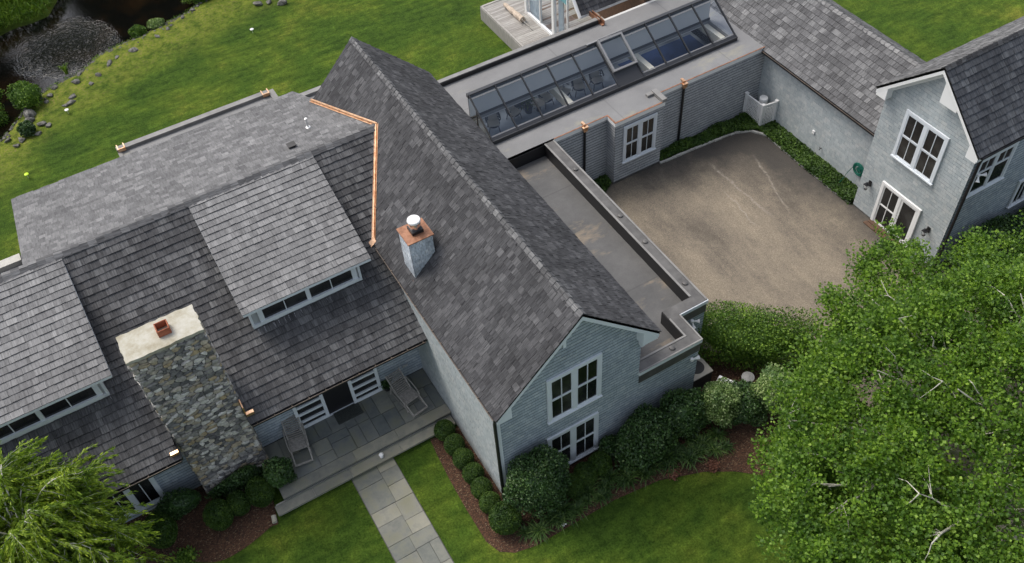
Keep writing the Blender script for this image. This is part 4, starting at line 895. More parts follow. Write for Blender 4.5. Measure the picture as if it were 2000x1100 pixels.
# --- link wing
LZ0, LX0, LXR, LSL = 3.42, 26.15, 28.7, .70
lz = lambda x: LZ0 + LSL * (x - LX0)
m = M(); m.box(26.4, 31.0, 18.0, 42, 0, 3.35); hp('wall_core', m, 'dark_trim', 'inner wall body of the link wing')
shingles('wall', (26.399, 0, 0), (0, -1, 0), (0, 0, 1), [(-25.32, 0), (-18.0, 0), (-18.0, 3.42), (-25.32, 3.42)], 'siding_lit', H, e=.15, wr=(.10, .24), t=.012, label='courtyard wall of the link wing, sunlit tone put into its colour', seed=41, reveal=.008)
ym0, ym1 = 18.0, 44.0
c = math.sqrt(1 + LSL ** 2)
roof_slab('roof_deck', [(LX0, ym0, LZ0), (LXR, ym0, lz(LXR)), (LXR, ym1, lz(LXR)), (LX0, ym1, LZ0)], .12)
roof_slab('roof_deck', [(LXR, ym0, lz(LXR)), (31.2, ym0, LZ0), (31.2, ym1, LZ0), (LXR, ym1, lz(LXR))], .12)
shingles('roof', (LX0, 0, LZ0), (0, -1, 0), (1 / c, 0, LSL / c), [(-ym1, -.03), (-ym0, -.03), (-ym0, 2.55 * c), (-ym1, 2.55 * c)], 'roof_grey', H, e=.25, wr=(.15, .42), t=.034, label='long grey cedar roof of the link wing', seed=42)
shingles('roof', (31.2, 0, LZ0), (0, 1, 0), (-1 / c, 0, LSL / c), [(ym0, -.03), (ym1, -.03), (ym1, 2.5 * c), (ym0, 2.5 * c)], 'roof_grey', H, e=.25, wr=(.15, .42), t=.026, label='hidden rear slope of the link wing roof', seed=43)
ridge_caps('ridge_cap', (LXR, ym0, lz(LXR)), (LXR, ym1, lz(LXR)), LSL, LSL, 'roof_pale', w=.17, e=.25, seed=44)
g = M(); g.box(LX0 - .09, LX0 - .004, 18.05, 25.22, LZ0 - .13, LZ0 - .04); hp('gutter', g, 'black_metal', 'dark gutter of the link wing')
g = M(); g.tube([(LX0 - .10, 18.05, LZ0 - .02), (LX0 - .10, 25.22, LZ0 - .02)], .012, 6); hp('gutter_rim', g, 'gutter_lip')

# --- garage block with tall gable
GX, GY0, GY1, GR, GRZ = 25.62, 13.74, 18.05, 15.9, 8.55
GS = .97
gz = lambda y: GRZ - GS * abs(y - GR)
m = M(); m.prism([(GX, GY0, 0), (GX, GY1, 0), (GX, GY1, gz(GY1) - .2), (GX, GR, GRZ - .2), (GX, GY0, gz(GY0) - .2)], (16, 0, 0)); hp('wall_core', m, 'dark_trim', 'inner wall body of the garage block')
shingles('wall', (GX - .001, 0, 0), (0, -1, 0), (0, 0, 1), [(-GY1, 0.05), (-GY0, 0.05), (-GY0, 6.2), (-GR, 8.3), (-GY1, 6.2)], 'siding_lit', H, e=.15, wr=(.10, .26), t=.012, holes=((-16.9, -15.05, 3.75, 5.75), (-16.9, -15.05, .1, 2.1)), label='shingled gable wall of the garage block, lit tone put into its colour', seed=51, reveal=.011)
shingles('wall', (0, GY0 - .001, 0), (1, 0, 0), (0, 0, 1), [(GX, 0), (41, 0), (41, 6.2), (GX, 6.2)], 'siding_blue', H, e=.15, wr=(.10, .26), t=.012, label='blue-grey side wall of the garage block', seed=52, reveal=0.036)
gx0 = GX - .35; ga, gb = 13.5, 18.33; c = math.sqrt(1 + GS ** 2)
roof_slab('roof_deck', [(gx0, ga, gz(ga)), (42, ga, gz(ga)), (42, GR, GRZ), (gx0, GR, GRZ)], .12)
roof_slab('roof_deck', [(gx0, GR, GRZ), (42, GR, GRZ), (42, gb, gz(gb)), (gx0, gb, gz(gb))], .12)
shingles('roof', (0, ga, gz(ga)), (1, 0, 0), (0, 1 / c, GS / c), [(gx0 - .03, -.03), (42, -.03), (42, (GR - ga) * c), (gx0 - .03, (GR - ga) * c)], 'roof_shaded', H, e=.25, wr=(.16, .42), t=.036, label='south slope of the garage roof, its bluish shade put into the colour', seed=53)
shingles('roof', (0, gb, gz(gb)), (-1, 0, 0), (0, -1 / c, GS / c), [(-42, -.03), (-gx0 + .03, -.03), (-gx0 + .03, (gb - GR) * c), (-42, (gb - GR) * c)], 'roof_grey', H, e=.25, wr=(.16, .42), t=.028, label='north slope of the garage roof, its brighter light put into the colour', seed=54)
ridge_caps('ridge_cap', (gx0 - .02, GR, GRZ), (42, GR, GRZ), GS, GS, 'roof_dark', w=.17, e=.25, seed=55)
for a, b in ((ga + .02, GR), (GR, gb - .02)):
    m = M(); m.prism([(gx0, a, gz(a) - .02), (gx0, b, gz(b) - .02), (gx0, b, gz(b) - .28), (gx0, a, gz(a) - .28)], (.05, 0, 0)); hp('rake_board', m, 'bright_white')
m = M()
for a, b in ((GY0 + .01, GR), (GR, GY1 - .01)):
    m.prism([(gx0 + .05, a, gz(a) - .15), (gx0 + .05, b, gz(b) - .15), (gx0 + .05, b, gz(b) - .18), (gx0 + .05, a, gz(a) - .18)], (.30, 0, 0))
    m.prism([(GX - .05, a, gz(a) - .18), (GX - .05, b, gz(b) - .18), (GX - .05, b, gz(b) - .5), (GX - .05, a, gz(a) - .5)], (.035, 0, 0))
hp('soffit', m, 'bright_white')
m = M(); xx = gx0 + .004
m.prism([(xx, ga + .05, gz(ga) - .12), (xx, ga + .5, gz(ga + .5) - .25), (xx, ga + .5, gz(ga) - .34), (xx, ga + .05, gz(ga) - .34)], (.35, 0, 0))
hp('cornice_return', m, 'bright_white'); m = M()
m.prism([(xx, gb - .05, gz(gb) - .12), (xx, gb - .05, gz(gb) - .34), (xx, gb - .5, gz(gb) - .34), (xx, gb - .5, gz(gb - .5) - .25)], (.35, 0, 0))
hp('cornice_return', m, 'bright_white'); m = M()
m.prism([(GX - .30, GR - .95, gz(GR - .95) - .28), (GX - .30, GR - .2, gz(GR - .2) - .28), (GX - .30, GR - .2, gz(GR - .95) - .46), (GX - .30, GR - .95, gz(GR - .95) - .46)], (.25, 0, 0))
hp('cornice_return', m, 'bright_white')
window(-15.97, 3.66, W_WALL, 2.02, 2.22, 'double', org=(GX - .02, 0, 0), label='bright white paired sash window over the garage-block doors')
# french doors: one leaf with four lights, one full-glass
def gdoors():
    fr0 = FR((GX - .02, 0, 0), *W_WALL); fr = lambda p: fr0(Vector((p[0] - 15.97, p[1], p[2] + .08)))
    m = M(); w, h = 2.02, 2.16; d = .08
    m.box(-w / 2, -w / 2 + .13, 0, d, 0, h, fr); m.box(w / 2 - .13, w / 2, 0, d, 0, h, fr); m.box(-w / 2 + .13, w / 2 - .13, 0, d, h - .13, h, fr); m.box(-.05, .05, 0, d - .01, 0, h - .13, fr)
    fm = hp('door_frame', m, 'bright_white')
    g = M()
    for k, (a, b) in enumerate(((-.88, -.05), (.05, .88))):
        m = M(); f = .10 if k else .06; y = .045; b0 = .20 if k else .08
        m.box(a, a + f, .004, y, 0, h - .13, fr); m.box(b - f, b, .004, y, 0, h - .13, fr); m.box(a + f, b - f, .004, y, 0, b0, fr); m.box(a + f, b - f, .004, y, h - .13 - f, h - .13, fr)
        if not k: m.box((a + b) / 2 - .014, (a + b) / 2 + .014, .004, y - .01, b0, h - .2, fr); m.box(a + f, b - f, .004, y, 1.0, 1.06, fr)
        o = hp('door', m, 'bright_white', 'four-light white door leaf' if not k else 'full-glass white door leaf')
        g = M(); g.add([fr(Vector(p)) for p in ((a, .02, .02), (b, .02, .02), (b, .02, h - .15), (a, .02, h - .15))], [(0, 1, 2, 3)]); obj('pane', g, 'window_glass', o)
        if k:
            g = M(); g.tube([fr(Vector((a + .05, .05, 1.0))), fr(Vector((a + .05, .10, 1.0))), fr(Vector((a + .13, .10, 1.0)))], .012, 6); g.tube([fr(Vector((a + .05, .05, 1.12))), fr(Vector((a + .05, .07, 1.12)))], .02, 8); obj('handle', g, 'steel', o)
    m = M(); m.box(-w / 2 + .02, w / 2 - .02, 0, .22, -.09, -.005, fr); m.box(-w / 2 - .05, w / 2 + .02, .22, .40, -.09, -.04, fr); hp('door_sill', m, 'wood_brown')
gdoors()
window(26.78, 3.88, S_WALL, 1.95, 1.78, 'upper', org=(0, GY0 - .02, 0), label='wide window under the garage eave')
window(29.95, 1.5, S_WALL, 1.55, 1.4, 'awning', org=(0, GY0 - .02, 0), label='small low window of the garage side wall')
g = M(); g.box(gx0 + .1, 42, ga - .09, ga - .005, gz(ga) - .13, gz(ga) - .05); hp('gutter', g, 'black_metal', 'dark gutter of the garage roof')
g = M(); g.tube([(25.66, GY0 - .18, gz(ga) - .1), (25.7, GY0 - .1, 5.6), (25.7, GY0 - .09, .1)], .055, 8); hp('downspout', g, 'black_metal', 'black downspout at the garage corner')
m = M(); m.box(GX - .03, GX + .03, GY0, GY1, -.02, .05); hp('plinth', m, 'parapet_dark')

# --- glazed sunroom and deck behind the flat roof
SX = 20.95; sg = lambda y: 3.72 + 1.2 * (y - 31.75)
m = M(); apex = 35.6; az_ = sg(apex)
c = math.sqrt(1 + 1.44)
m.prism([(SX - .25, 31.75, 3.72 - .05), (SX - .25, apex, az_ - .05), (SX - .25, apex, az_ - .2), (SX - .25, 31.75, 3.52)], (6.0, 0, 0)); hp('roof_deck', m, 'bright_white')
shingles('roof', (0, 31.70, 3.69), (1, 0, 0), (0, 1 / c, 1.2 / c), [(SX - .22, 0), (SX + 5.6, 0), (SX + 5.6, 4.0 * c), (SX - .22, 4.0 * c)], 'roof_dark', H, e=.25, wr=(.18, .4), t=.026, label='steep dark roof of the sunroom', seed=61)
m = M(); m.beam((SX - .27, 31.72, 3.62), (SX - .27, apex, az_ - .06), .06, .16, (-1, 0, 0)); m.beam((SX - .02, 32.0, 3.35), (SX - .02, apex - .9, sg(apex - .9) - .75), .12, .12, (-1, 0, 0))
hp('rake_board', m, 'bright_white')
m = M(); m.prism([(SX - .22, 31.85, 3.70), (SX - .22, apex, az_ - .12), (SX - .22, apex, az_ - 1.2), (SX - .22, 32.0, 3.50)], (.18, 0, 0)); hp('gable_infill', m, 'interior_wall')
m = M()
m.box(SX - .09, SX + .09, 34.42, 34.60, .8, 5.0); m.box(SX - .09, SX + .05, 37.1, 37.3, .8, 4.2); m.box(SX - .08, SX + .04, 34.6, 37.1, .8, .95); m.box(SX - .05, SX + .03, 33.2, 33.26, .8, 4.3); m.box(SX - .04, SX + .03, 35.8, 35.86, .95, 4.5); m.box(SX - .06, SX + .03, 31.2, 34.42, .8, .92)
hp('sunroom_frame', m, 'bright_white', 'white posts and sills of the sunroom')
m = M(); m.add([(SX, 31.3, .9), (SX, 37.2, .9), (SX, 37.2, 4.3), (SX, 34.5, 6.4), (SX, 31.3, 3.5)], [(0, 4, 3, 2, 1)]); hp('sunroom_glass', m, 'skylight_glass', 'tall glass gable of the sunroom')
m = M(); m.box(SX + .02, SX + 5.5, 31.2, 37.3, .62, .8); m.box(SX + 3.0, SX + 3.1, 31.2, 37.3, .8, 5); hp('sunroom_floor', m, 'wood_brown')
m = M()
def drape(y0, y1, z0, z1, x):
    n = 26; a = []
    for i in range(n + 1): a.append((x + .05 * math.sin(i * 1.9), y0 + (y1 - y0) * i / n))
    for i in range(n): m.add([(a[i][0], a[i][1], z0), (a[i + 1][0], a[i + 1][1], z0), (a[i + 1][0], a[i + 1][1], z1), (a[i][0], a[i][1], z1)], [(0, 1, 2, 3)])
drape(35.95, 37.1, .85, 4.4, SX + .15); drape(33.85, 34.25, .85, 3.6, SX + .15); hp('curtain', m, 'curtain', 'pale curtains behind the sunroom glass')
m = M(); m.add([(SX + .1, 33.3, 3.2), (SX + .1, 34.4, 3.2), (SX + .1, 34.4, 5.6), (SX + .1, 33.3, 4.4)], [(0, 3, 2, 1)]); hp('blind', m, 'aqua_blind')
# deck
def boards(x0, x1, y0, y1, z, along='x', w=.14, th=.04):
    m = M(); r = random.Random(4)
    if along == 'x':
        y = y0
        while y < y1 - .01: m.box(x0, x1, y, min(y + w - .012, y1), z - th, z + r.uniform(-.002, .002)); y += w
    else:
        x = x0
        while x < x1 - .01: m.box(x, min(x + w - .012, x1), y0, y1, z - th, z + r.uniform(-.002, .002)); x += w
    return m
DK = thing('deck', 'raised grey board deck beside the glazed sunroom', 'deck')
obj('deck_floor', boards(19.35, 26, 31.2, 39.0, .80), 'deck_boards', DK)
obj('deck_step', boards(12.4, 19.2, 31.2, 35.2, .42, 'x', .3), 'deck_boards', DK)
m = M(); m.box(19.2, 19.32, 31.2, 39.12, .76, .83); m.box(19.18, 19.22, 31.2, 39.12, .02, .76); m.box(19.32, 26, 39.02, 39.14, .76, .83); m.box(19.2, 26, 39.06, 39.10, .02, .76); obj('deck_border', m, 'deck_boards', DK)
m = M(); m.box(19.4, 25.9, 31.4, 38.9, .02, .74); m.box(12.5, 19.1, 31.4, 35.05, .0, .36); obj('deck_frame', m, 'parapet_metal', DK)

# ------------------------------------------------------------------ foliage
def leaf_mesh(name, C3, size, mt, parent=None, up=.5, shape=1.5, nrm=None, jitter=.35, dirs=None, fold=.25, label=None):
    """one mesh of many small folded leaves: C3 (n,3) centres; dirs: growth directions or None"""
    n = len(C3); C3 = np.asarray(C3, dtype=np.float64)
    a = rng.normal(size=(n, 3)) if dirs is None else np.asarray(dirs) + rng.normal(size=(n, 3)) * jitter
    a /= np.linalg.norm(a, axis=1)[:, None]
    nn = rng.normal(size=(n, 3)) * (1 - up) + np.array([0, 0, 1.0]) * up * 1.6
    if nrm is not None: nn = nn + np.asarray(nrm) * .8
    b = np.cross(nn, a); b /= np.linalg.norm(b, axis=1)[:, None] + 1e-9
    nn = np.cross(a, b)
    s = size * rng.uniform(.6, 1.35, n)[:, None]
    ln = s; wd = s / shape
    P = np.empty((n, 4, 3)); P[:, 0] = C3 - a * ln * .5; P[:, 1] = C3 + b * wd * .5 + nn * wd * fold; P[:, 2] = C3 + a * ln * .5; P[:, 3] = C3 - b * wd * .5 + nn * wd * fold
    V = P.reshape(-1, 3); me = bpy.data.meshes.new(name)
    me.vertices.add(4 * n); me.vertices.foreach_set('co', V.astype(np.float32).ravel())
    base = np.arange(n) * 4; tri = np.stack([base, base + 1, base + 2, base, base + 2, base + 3], 1).reshape(-1)
    me.loops.add(6 * n); me.loops.foreach_set('vertex_index', tri.astype(np.int32))
    me.polygons.add(2 * n); me.polygons.foreach_set('loop_start', (np.arange(2 * n) * 3).astype(np.int32))
    try: me.polygons.foreach_set('loop_total', np.full(2 * n, 3, dtype=np.int32))
    except Exception: pass
    me.update(calc_edges=True); me.validate(); me.materials.append(MATS[mt])
    o = bpy.data.objects.new(name, me); COL.objects.link(o)
    if parent is not None: o.parent = parent
    if label: o['label'] = label
    return o
def lumpy(n, rad, lumps=9, amp=.16, zmin=-.3, seed=0, shell=(.86, 1.02)):
    """points near a lumpy ellipsoid's surface, and their outward normals"""
    r = np.random.default_rng(seed); d = r.normal(size=(int(n * 1.8), 3)); d /= np.linalg.norm(d, axis=1)[:, None]; d = d[d[:, 2] > zmin][:n]
    L_ = r.normal(size=(lumps, 3)); L_ /= np.linalg.norm(L_, axis=1)[:, None]; w = r.uniform(.5, 1, lumps)
    f = 1 + amp * (np.max(np.exp(-(1 - d @ L_.T) * 9) * w, axis=1) - .45)
    q = r.uniform(shell[0], shell[1], len(d)) * f
    return d * np.array(rad) * q[:, None], d
def bush(name, cat, label, loc, rad, mt, size, n, zc, group=None, boxy=0, amp=.3, lumps=14, zmin=-.5, up=.35, shell=(.72, 1.04), shape=1.6, seed=1, stem=True, core=.8):
    t = thing(name, label, cat, loc, group)
    P, D = lumpy(n, rad, lumps, amp, zmin, seed, shell)
    if boxy: k_ = (np.abs(D) ** boxy).sum(1) ** (-1.0 / boxy); P *= k_[:, None]
    P[:, 2] += zc
    P = P[P[:, 2] > .02]; D = P - np.array([0, 0, zc]); D /= np.linalg.norm(D, axis=1)[:, None] + 1e-6
    leaf_mesh('foliage', P, size, mt, t, up=up, shape=shape, nrm=D)
    m = M()
    if core:
        nu, nv = 14, 8; rr = random.Random(seed)
        for j in range(nv + 1):
            for i in range(nu):
                th = math.pi * j / nv; ph = 2 * math.pi * i / nu; k = core * rr.uniform(.9, 1.06)
                m.v.append((rad[0] * k * math.sin(th) * math.cos(ph), rad[1] * k * math.sin(th) * math.sin(ph), max(.01, zc + rad[2] * k * math.cos(th))))
        for j in range(nv):
            for i in range(nu): m.f.append((j * nu + i, (j + 1) * nu + i, (j + 1) * nu + (i + 1) % nu, j * nu + (i + 1) % nu))
        pobj('inner_foliage', m, mt, t)
    if stem:
        m = M(); m.tube([(0, 0, 0), (.02, .02, zc * .8)], [.04, .03], 6)
        for k in range(5):
            a = k * 1.3; m.tube([(0, 0, zc * .3), (math.cos(a) * rad[0] * .5, math.sin(a) * rad[1] * .5, zc)], [.025, .012], 5)
        pobj('stem', m, 'bark', t)
    return t
# clipped boxwoods
ordn = ['first', 'second', 'third', 'fourth', 'fifth', 'sixth']
proto = None
bx = [(5.52, 17.28, .39), (5.54, 16.56, .38), (5.55, 15.90, .37), (5.57, 15.22, .39), (5.53, 14.58, .36), (5.51, 13.96, .35)]
for k, (x, y, s) in enumerate(bx):
    lab = f'small round clipped boxwood, {ordn[k]} from the porch steps in the row along the side wall'
    if proto is None:
        proto = bush('boxwood', 'shrub', lab, (x, y, 0), (.38, .37, .40), 'boxwood_leaf', .042, 6500, .39, 'clipped boxwoods along the side wall', amp=.08, lumps=10, zmin=-.8, up=.1, shell=(.9, 1.02), seed=3, core=.93)
    else: o = dup(proto, (x, y, 0), k * 1.1, lab)
bigs = [(5.62, 13.12, .56, 'large clipped boxwood ball at the outer corner of the bed'), (8.78, 13.12, .43, 'clipped boxwood ball left of the pair under the ground-floor window'), (9.42, 13.2, .43, 'clipped boxwood ball right of the pair under the ground-floor window'), (8.2, 13.0, .40, 'boxwood ball half hidden behind the round holly'),
        (-1.0, 18.36, .49, 'clipped boxwood nearest the porch steps at the foot of the stone chimney'), (-1.78, 18.42, .41, 'middle clipped boxwood in front of the stone chimney'), (-2.48, 18.3, .50, 'clipped boxwood left of the other two before the stone chimney'), (-4.35, 18.75, .56, 'dark clipped boxwood between the weeping tree and the bark mulch')]
for x, y, s, lab in bigs:
    k = s / .39; o = dup(proto, (x, y, 0), x, lab, (k, k, k * (1.05 if x > 0 else 1.25))); o['group'] = 'larger clipped boxwoods'
    for c_ in o.children: pass
bush('holly', 'shrub', 'tall rounded dark shrub with glossy leaves against the gable end', (6.95, 13.2, 0), (1.05, .82, 1.5), 'shrub_leaf', .085, 12000, 1.5, amp=.35, lumps=24, seed=11)
bush('rhododendron', 'shrub', 'broad dark shrub right of the ground-floor window', (11.0, 13.0, 0), (1.15, .85, 1.1), 'shrub_leaf', .10, 9500, .95, amp=.4, lumps=22, seed=12)
bush('rhododendron', 'shrub', 'low spreading dark shrub under the flat-roofed wall', (12.75, 13.1, 0), (1.1, .75, .95), 'shrub_leaf', .10, 8500, .85, amp=.45, lumps=22, seed=13)
bush('rhododendron', 'shrub', 'dark shrub in the gap between the boxwood pair and the broad shrub', (10.1, 13.55, 0), (.5, .35, .5), 'shrub_leaf', .09, 2200, .45, amp=.4, lumps=12, seed=19)
bush('viburnum', 'shrub', 'pale silvery-green shrub beside the outdoor air conditioner', (14.05, 12.75, 0), (.75, .7, 1.0), 'silver_shrub', .085, 6500, 1.0, amp=.45, lumps=20, seed=14)
bush('viburnum', 'shrub', 'flowering pale-leaved shrub leaning out of the big maple', (15.9, 11.9, 0), (.85, .85, 1.25), 'silver_shrub', .08, 6500, 1.2, amp=.45, lumps=20, seed=15)
bush('rhododendron', 'shrub', 'dark shrub filling the corner between the pale shrub and the maple branches', (14.95, 12.3, 0), (.8, .75, .8), 'shrub_leaf', .09, 5500, .75, amp=.45, lumps=20, seed=29)
bush('climbing_rose', 'shrub', 'leafy bush at the right foot of the stone chimney on the porch corner', (-.22, 18.45, 0), (.52, .42, .75), 'shrub_leaf', .09, 3500, .9, amp=.5, lumps=14, seed=16)
bush('ivy', 'shrub', 'dark leafy plant at the base of the stone chimney', (-1.5, 19.15, 0), (1.0, .28, .55), 'shrub_leaf', .085, 3500, .55, amp=.5, lumps=14, seed=17)
bush('ivy', 'shrub', 'dark tangled shrub under the low window left of the chimney', (-3.5, 19.45, 0), (.9, .4, .6), 'shrub_leaf', .08, 3500, .5, amp=.5, lumps=14, seed=18)
hd = bush('hedge', 'hedge', 'bright green hedge along the courtyard edge between the flat-roofed wall and the maple', (16.75, 14.35, 0), (2.15, .85, 1.0), 'bright_shrub', .08, 24000, .95, amp=.55, lumps=70, seed=21, boxy=5, core=.8, shell=(.7, 1.08)); hd.rotation_euler = (0, 0, R_(-43))
bush('yew_hedge', 'hedge', 'dark broad hedge along the garage side wall', (27.4, 12.75, 0), (1.9, .85, 1.1), 'shrub_leaf', .095, 15000, 1.0, amp=.25, lumps=30, seed=23)
bush('yew_hedge', 'hedge', 'dark hedge at the far right end of the garage side wall', (30.6, 12.6, 0), (1.6, .9, 1.0), 'shrub_leaf', .095, 9000, .9, amp=.25, lumps=30, seed=24)
# ground cover, nobody could count it
def cover(label, poly, n, mt, size, hmax, name='ground_cover'):
    r = np.random.default_rng(len(label)); P = np.array(poly); pts = []
    lo, hi = P.min(0), P.max(0)
    c = r.uniform(lo, hi, (n * 4, 2)); ins = np.zeros(len(c), bool); j = len(P) - 1
    for i in range(len(P)):
        k = ((P[i, 1] > c[:, 1]) != (P[j, 1] > c[:, 1])) & (c[:, 0] < (P[j, 0] - P[i, 0]) * (c[:, 1] - P[i, 1]) / (P[j, 1] - P[i, 1] + 1e-12) + P[i, 0]); ins ^= k; j = i
    c = c[ins][:n]; h = hmax * (.45 + .35 * np.sin(c[:, 0] * 3.1) * np.sin(c[:, 1] * 2.7) + .2 * r.random(len(c)))
    z = h * np.sqrt(r.random(len(c))) + .02
    o = leaf_mesh(name, np.column_stack([c, z]), size, mt, up=.65, shape=1.4); tag(o, label, None, None, 'stuff'); o['category'] = 'ground cover'
cover('leafy pachysandra along the courtyard wall', [(20.45, 25.25), (20.45, 24.75), (24.3, 24.45), (25.0, 24.15), (25.5, 23.9), (26.35, 23.9), (26.35, 25.2)], 9000, 'groundcover_leaf', .10, .3)
cover('leafy pachysandra along the link wing wall', [(25.42, 24.0), (25.38, 21.0), (25.42, 18.15), (26.35, 18.1), (26.35, 24.0)], 9500, 'groundcover_leaf', .10, .32)
cover('patch of leafy plants left of the window bay', [(15.25, 25.2), (16.2, 24.35), (17.2, 24.4), (17.75, 24.7), (17.8, 25.25)], 2200, 'groundcover_leaf', .10, .3)
# daylilies: fountains of strap leaves
def strap_plant(name, label, loc, n, ln, mt, seed, group=None, w=.022, cat='plant', spread=1.0):
    r = random.Random(seed); m = M()
    for i in range(n):
        a = r.uniform(0, 6.283); l = ln * r.uniform(.6, 1.1); e = r.uniform(.3, 1.1) * spread; d = Vector((math.cos(a), math.sin(a), 0)); sdv = Vector((-d.y, d.x, 0)); p = Vector((r.uniform(-.06, .06), r.uniform(-.06, .06), 0)); pts = []
        for s in range(5):
            f = s / 4; pts.append(p + d * (l * e * .75 * f) + Vector((0, 0, l * (f * 1.15 - f * f * (.75 + e * .15)))))
        vs = []
        for s, q in enumerate(pts): ww = w * (1 - (s / 4) ** 2 * .9); vs += [q - sdv * ww, q + sdv * ww]
        m.add(vs, [(2 * s, 2 * s + 1, 2 * s + 3, 2 * s + 2) for s in range(4)])
    o = obj(name, m, mt); o.location = loc; tag(o, label, cat, group); return o
protoL = None; k = 0
rl = random.Random(8)
lily = [(6.5, 12.35), (6.05, 12.55), (7.0, 12.5), (7.5, 12.55), (7.9, 12.3), (8.35, 12.45), (8.8, 12.3), (9.2, 12.55), (9.7, 12.35), (10.1, 12.6), (10.55, 12.2), (10.95, 12.35), (11.4, 12.05), (11.85, 12.2), (12.2, 11.85), (12.65, 11.95), (9.5, 12.75), (10.5, 12.75), (11.3, 12.5), (12.1, 12.35), (12.9, 12.1), (13.2, 11.7), (8.2, 12.75), (7.6, 12.25), (10.0, 12.35), (10.8, 12.55), (11.6, 12.3), (12.4, 12.05), (12.0, 12.6), (12.8, 12.4), (13.2, 12.1), (13.6, 11.6), (13.6, 12.1), (8.6, 12.65), (9.0, 12.3), (7.2, 12.3), (6.3, 12.3)]
for x, y in lily:
    if protoL is None: protoL = strap_plant('daylily', 'clump of dark strap leaves in the bed along the lawn edge', (x, y, 0), 90, .78, 'strap_leaf', 1, 'daylily clumps along the curved bed')
    else: s = rl.uniform(.75, 1.1); dup(protoL, (x, y, 0), rl.uniform(0, 6), None, (s, s, s * rl.uniform(.8, 1.1)))
for x, y, lab in ((11.45, 11.72, 'small reddish heuchera at the bed edge below the low shrub'), (12.75, 11.25, 'small reddish plant at the right end of the bed')):
    o = leaf_mesh('heuchera', np.column_stack([rng.normal(0, .09, 260), rng.normal(0, .09, 260), rng.uniform(.03, .2, 260)]), .09, 'red_flower', up=.6); o.location = (x, y, 0); tag(o, lab, 'plant')
o = leaf_mesh('begonia', np.column_stack([rng.normal(0, .06, 110), rng.normal(0, .045, 110), rng.uniform(.03, .16, 110)]), .045, 'bright_white', up=.6); o.location = (7.22, 12.15, 0); tag(o, 'small white-flowering plant at the tip of the bed by the lawn', 'plant')
o = leaf_mesh('hosta', np.column_stack([rng.normal(0, .16, 420), rng.normal(0, .14, 420), rng.uniform(.03, .22, 420)]), .12, 'bright_shrub', up=.6); o.location = (-4.0, 17.75, 0); tag(o, 'small pale-leaved plant on the mulch below the chimney', 'plant')

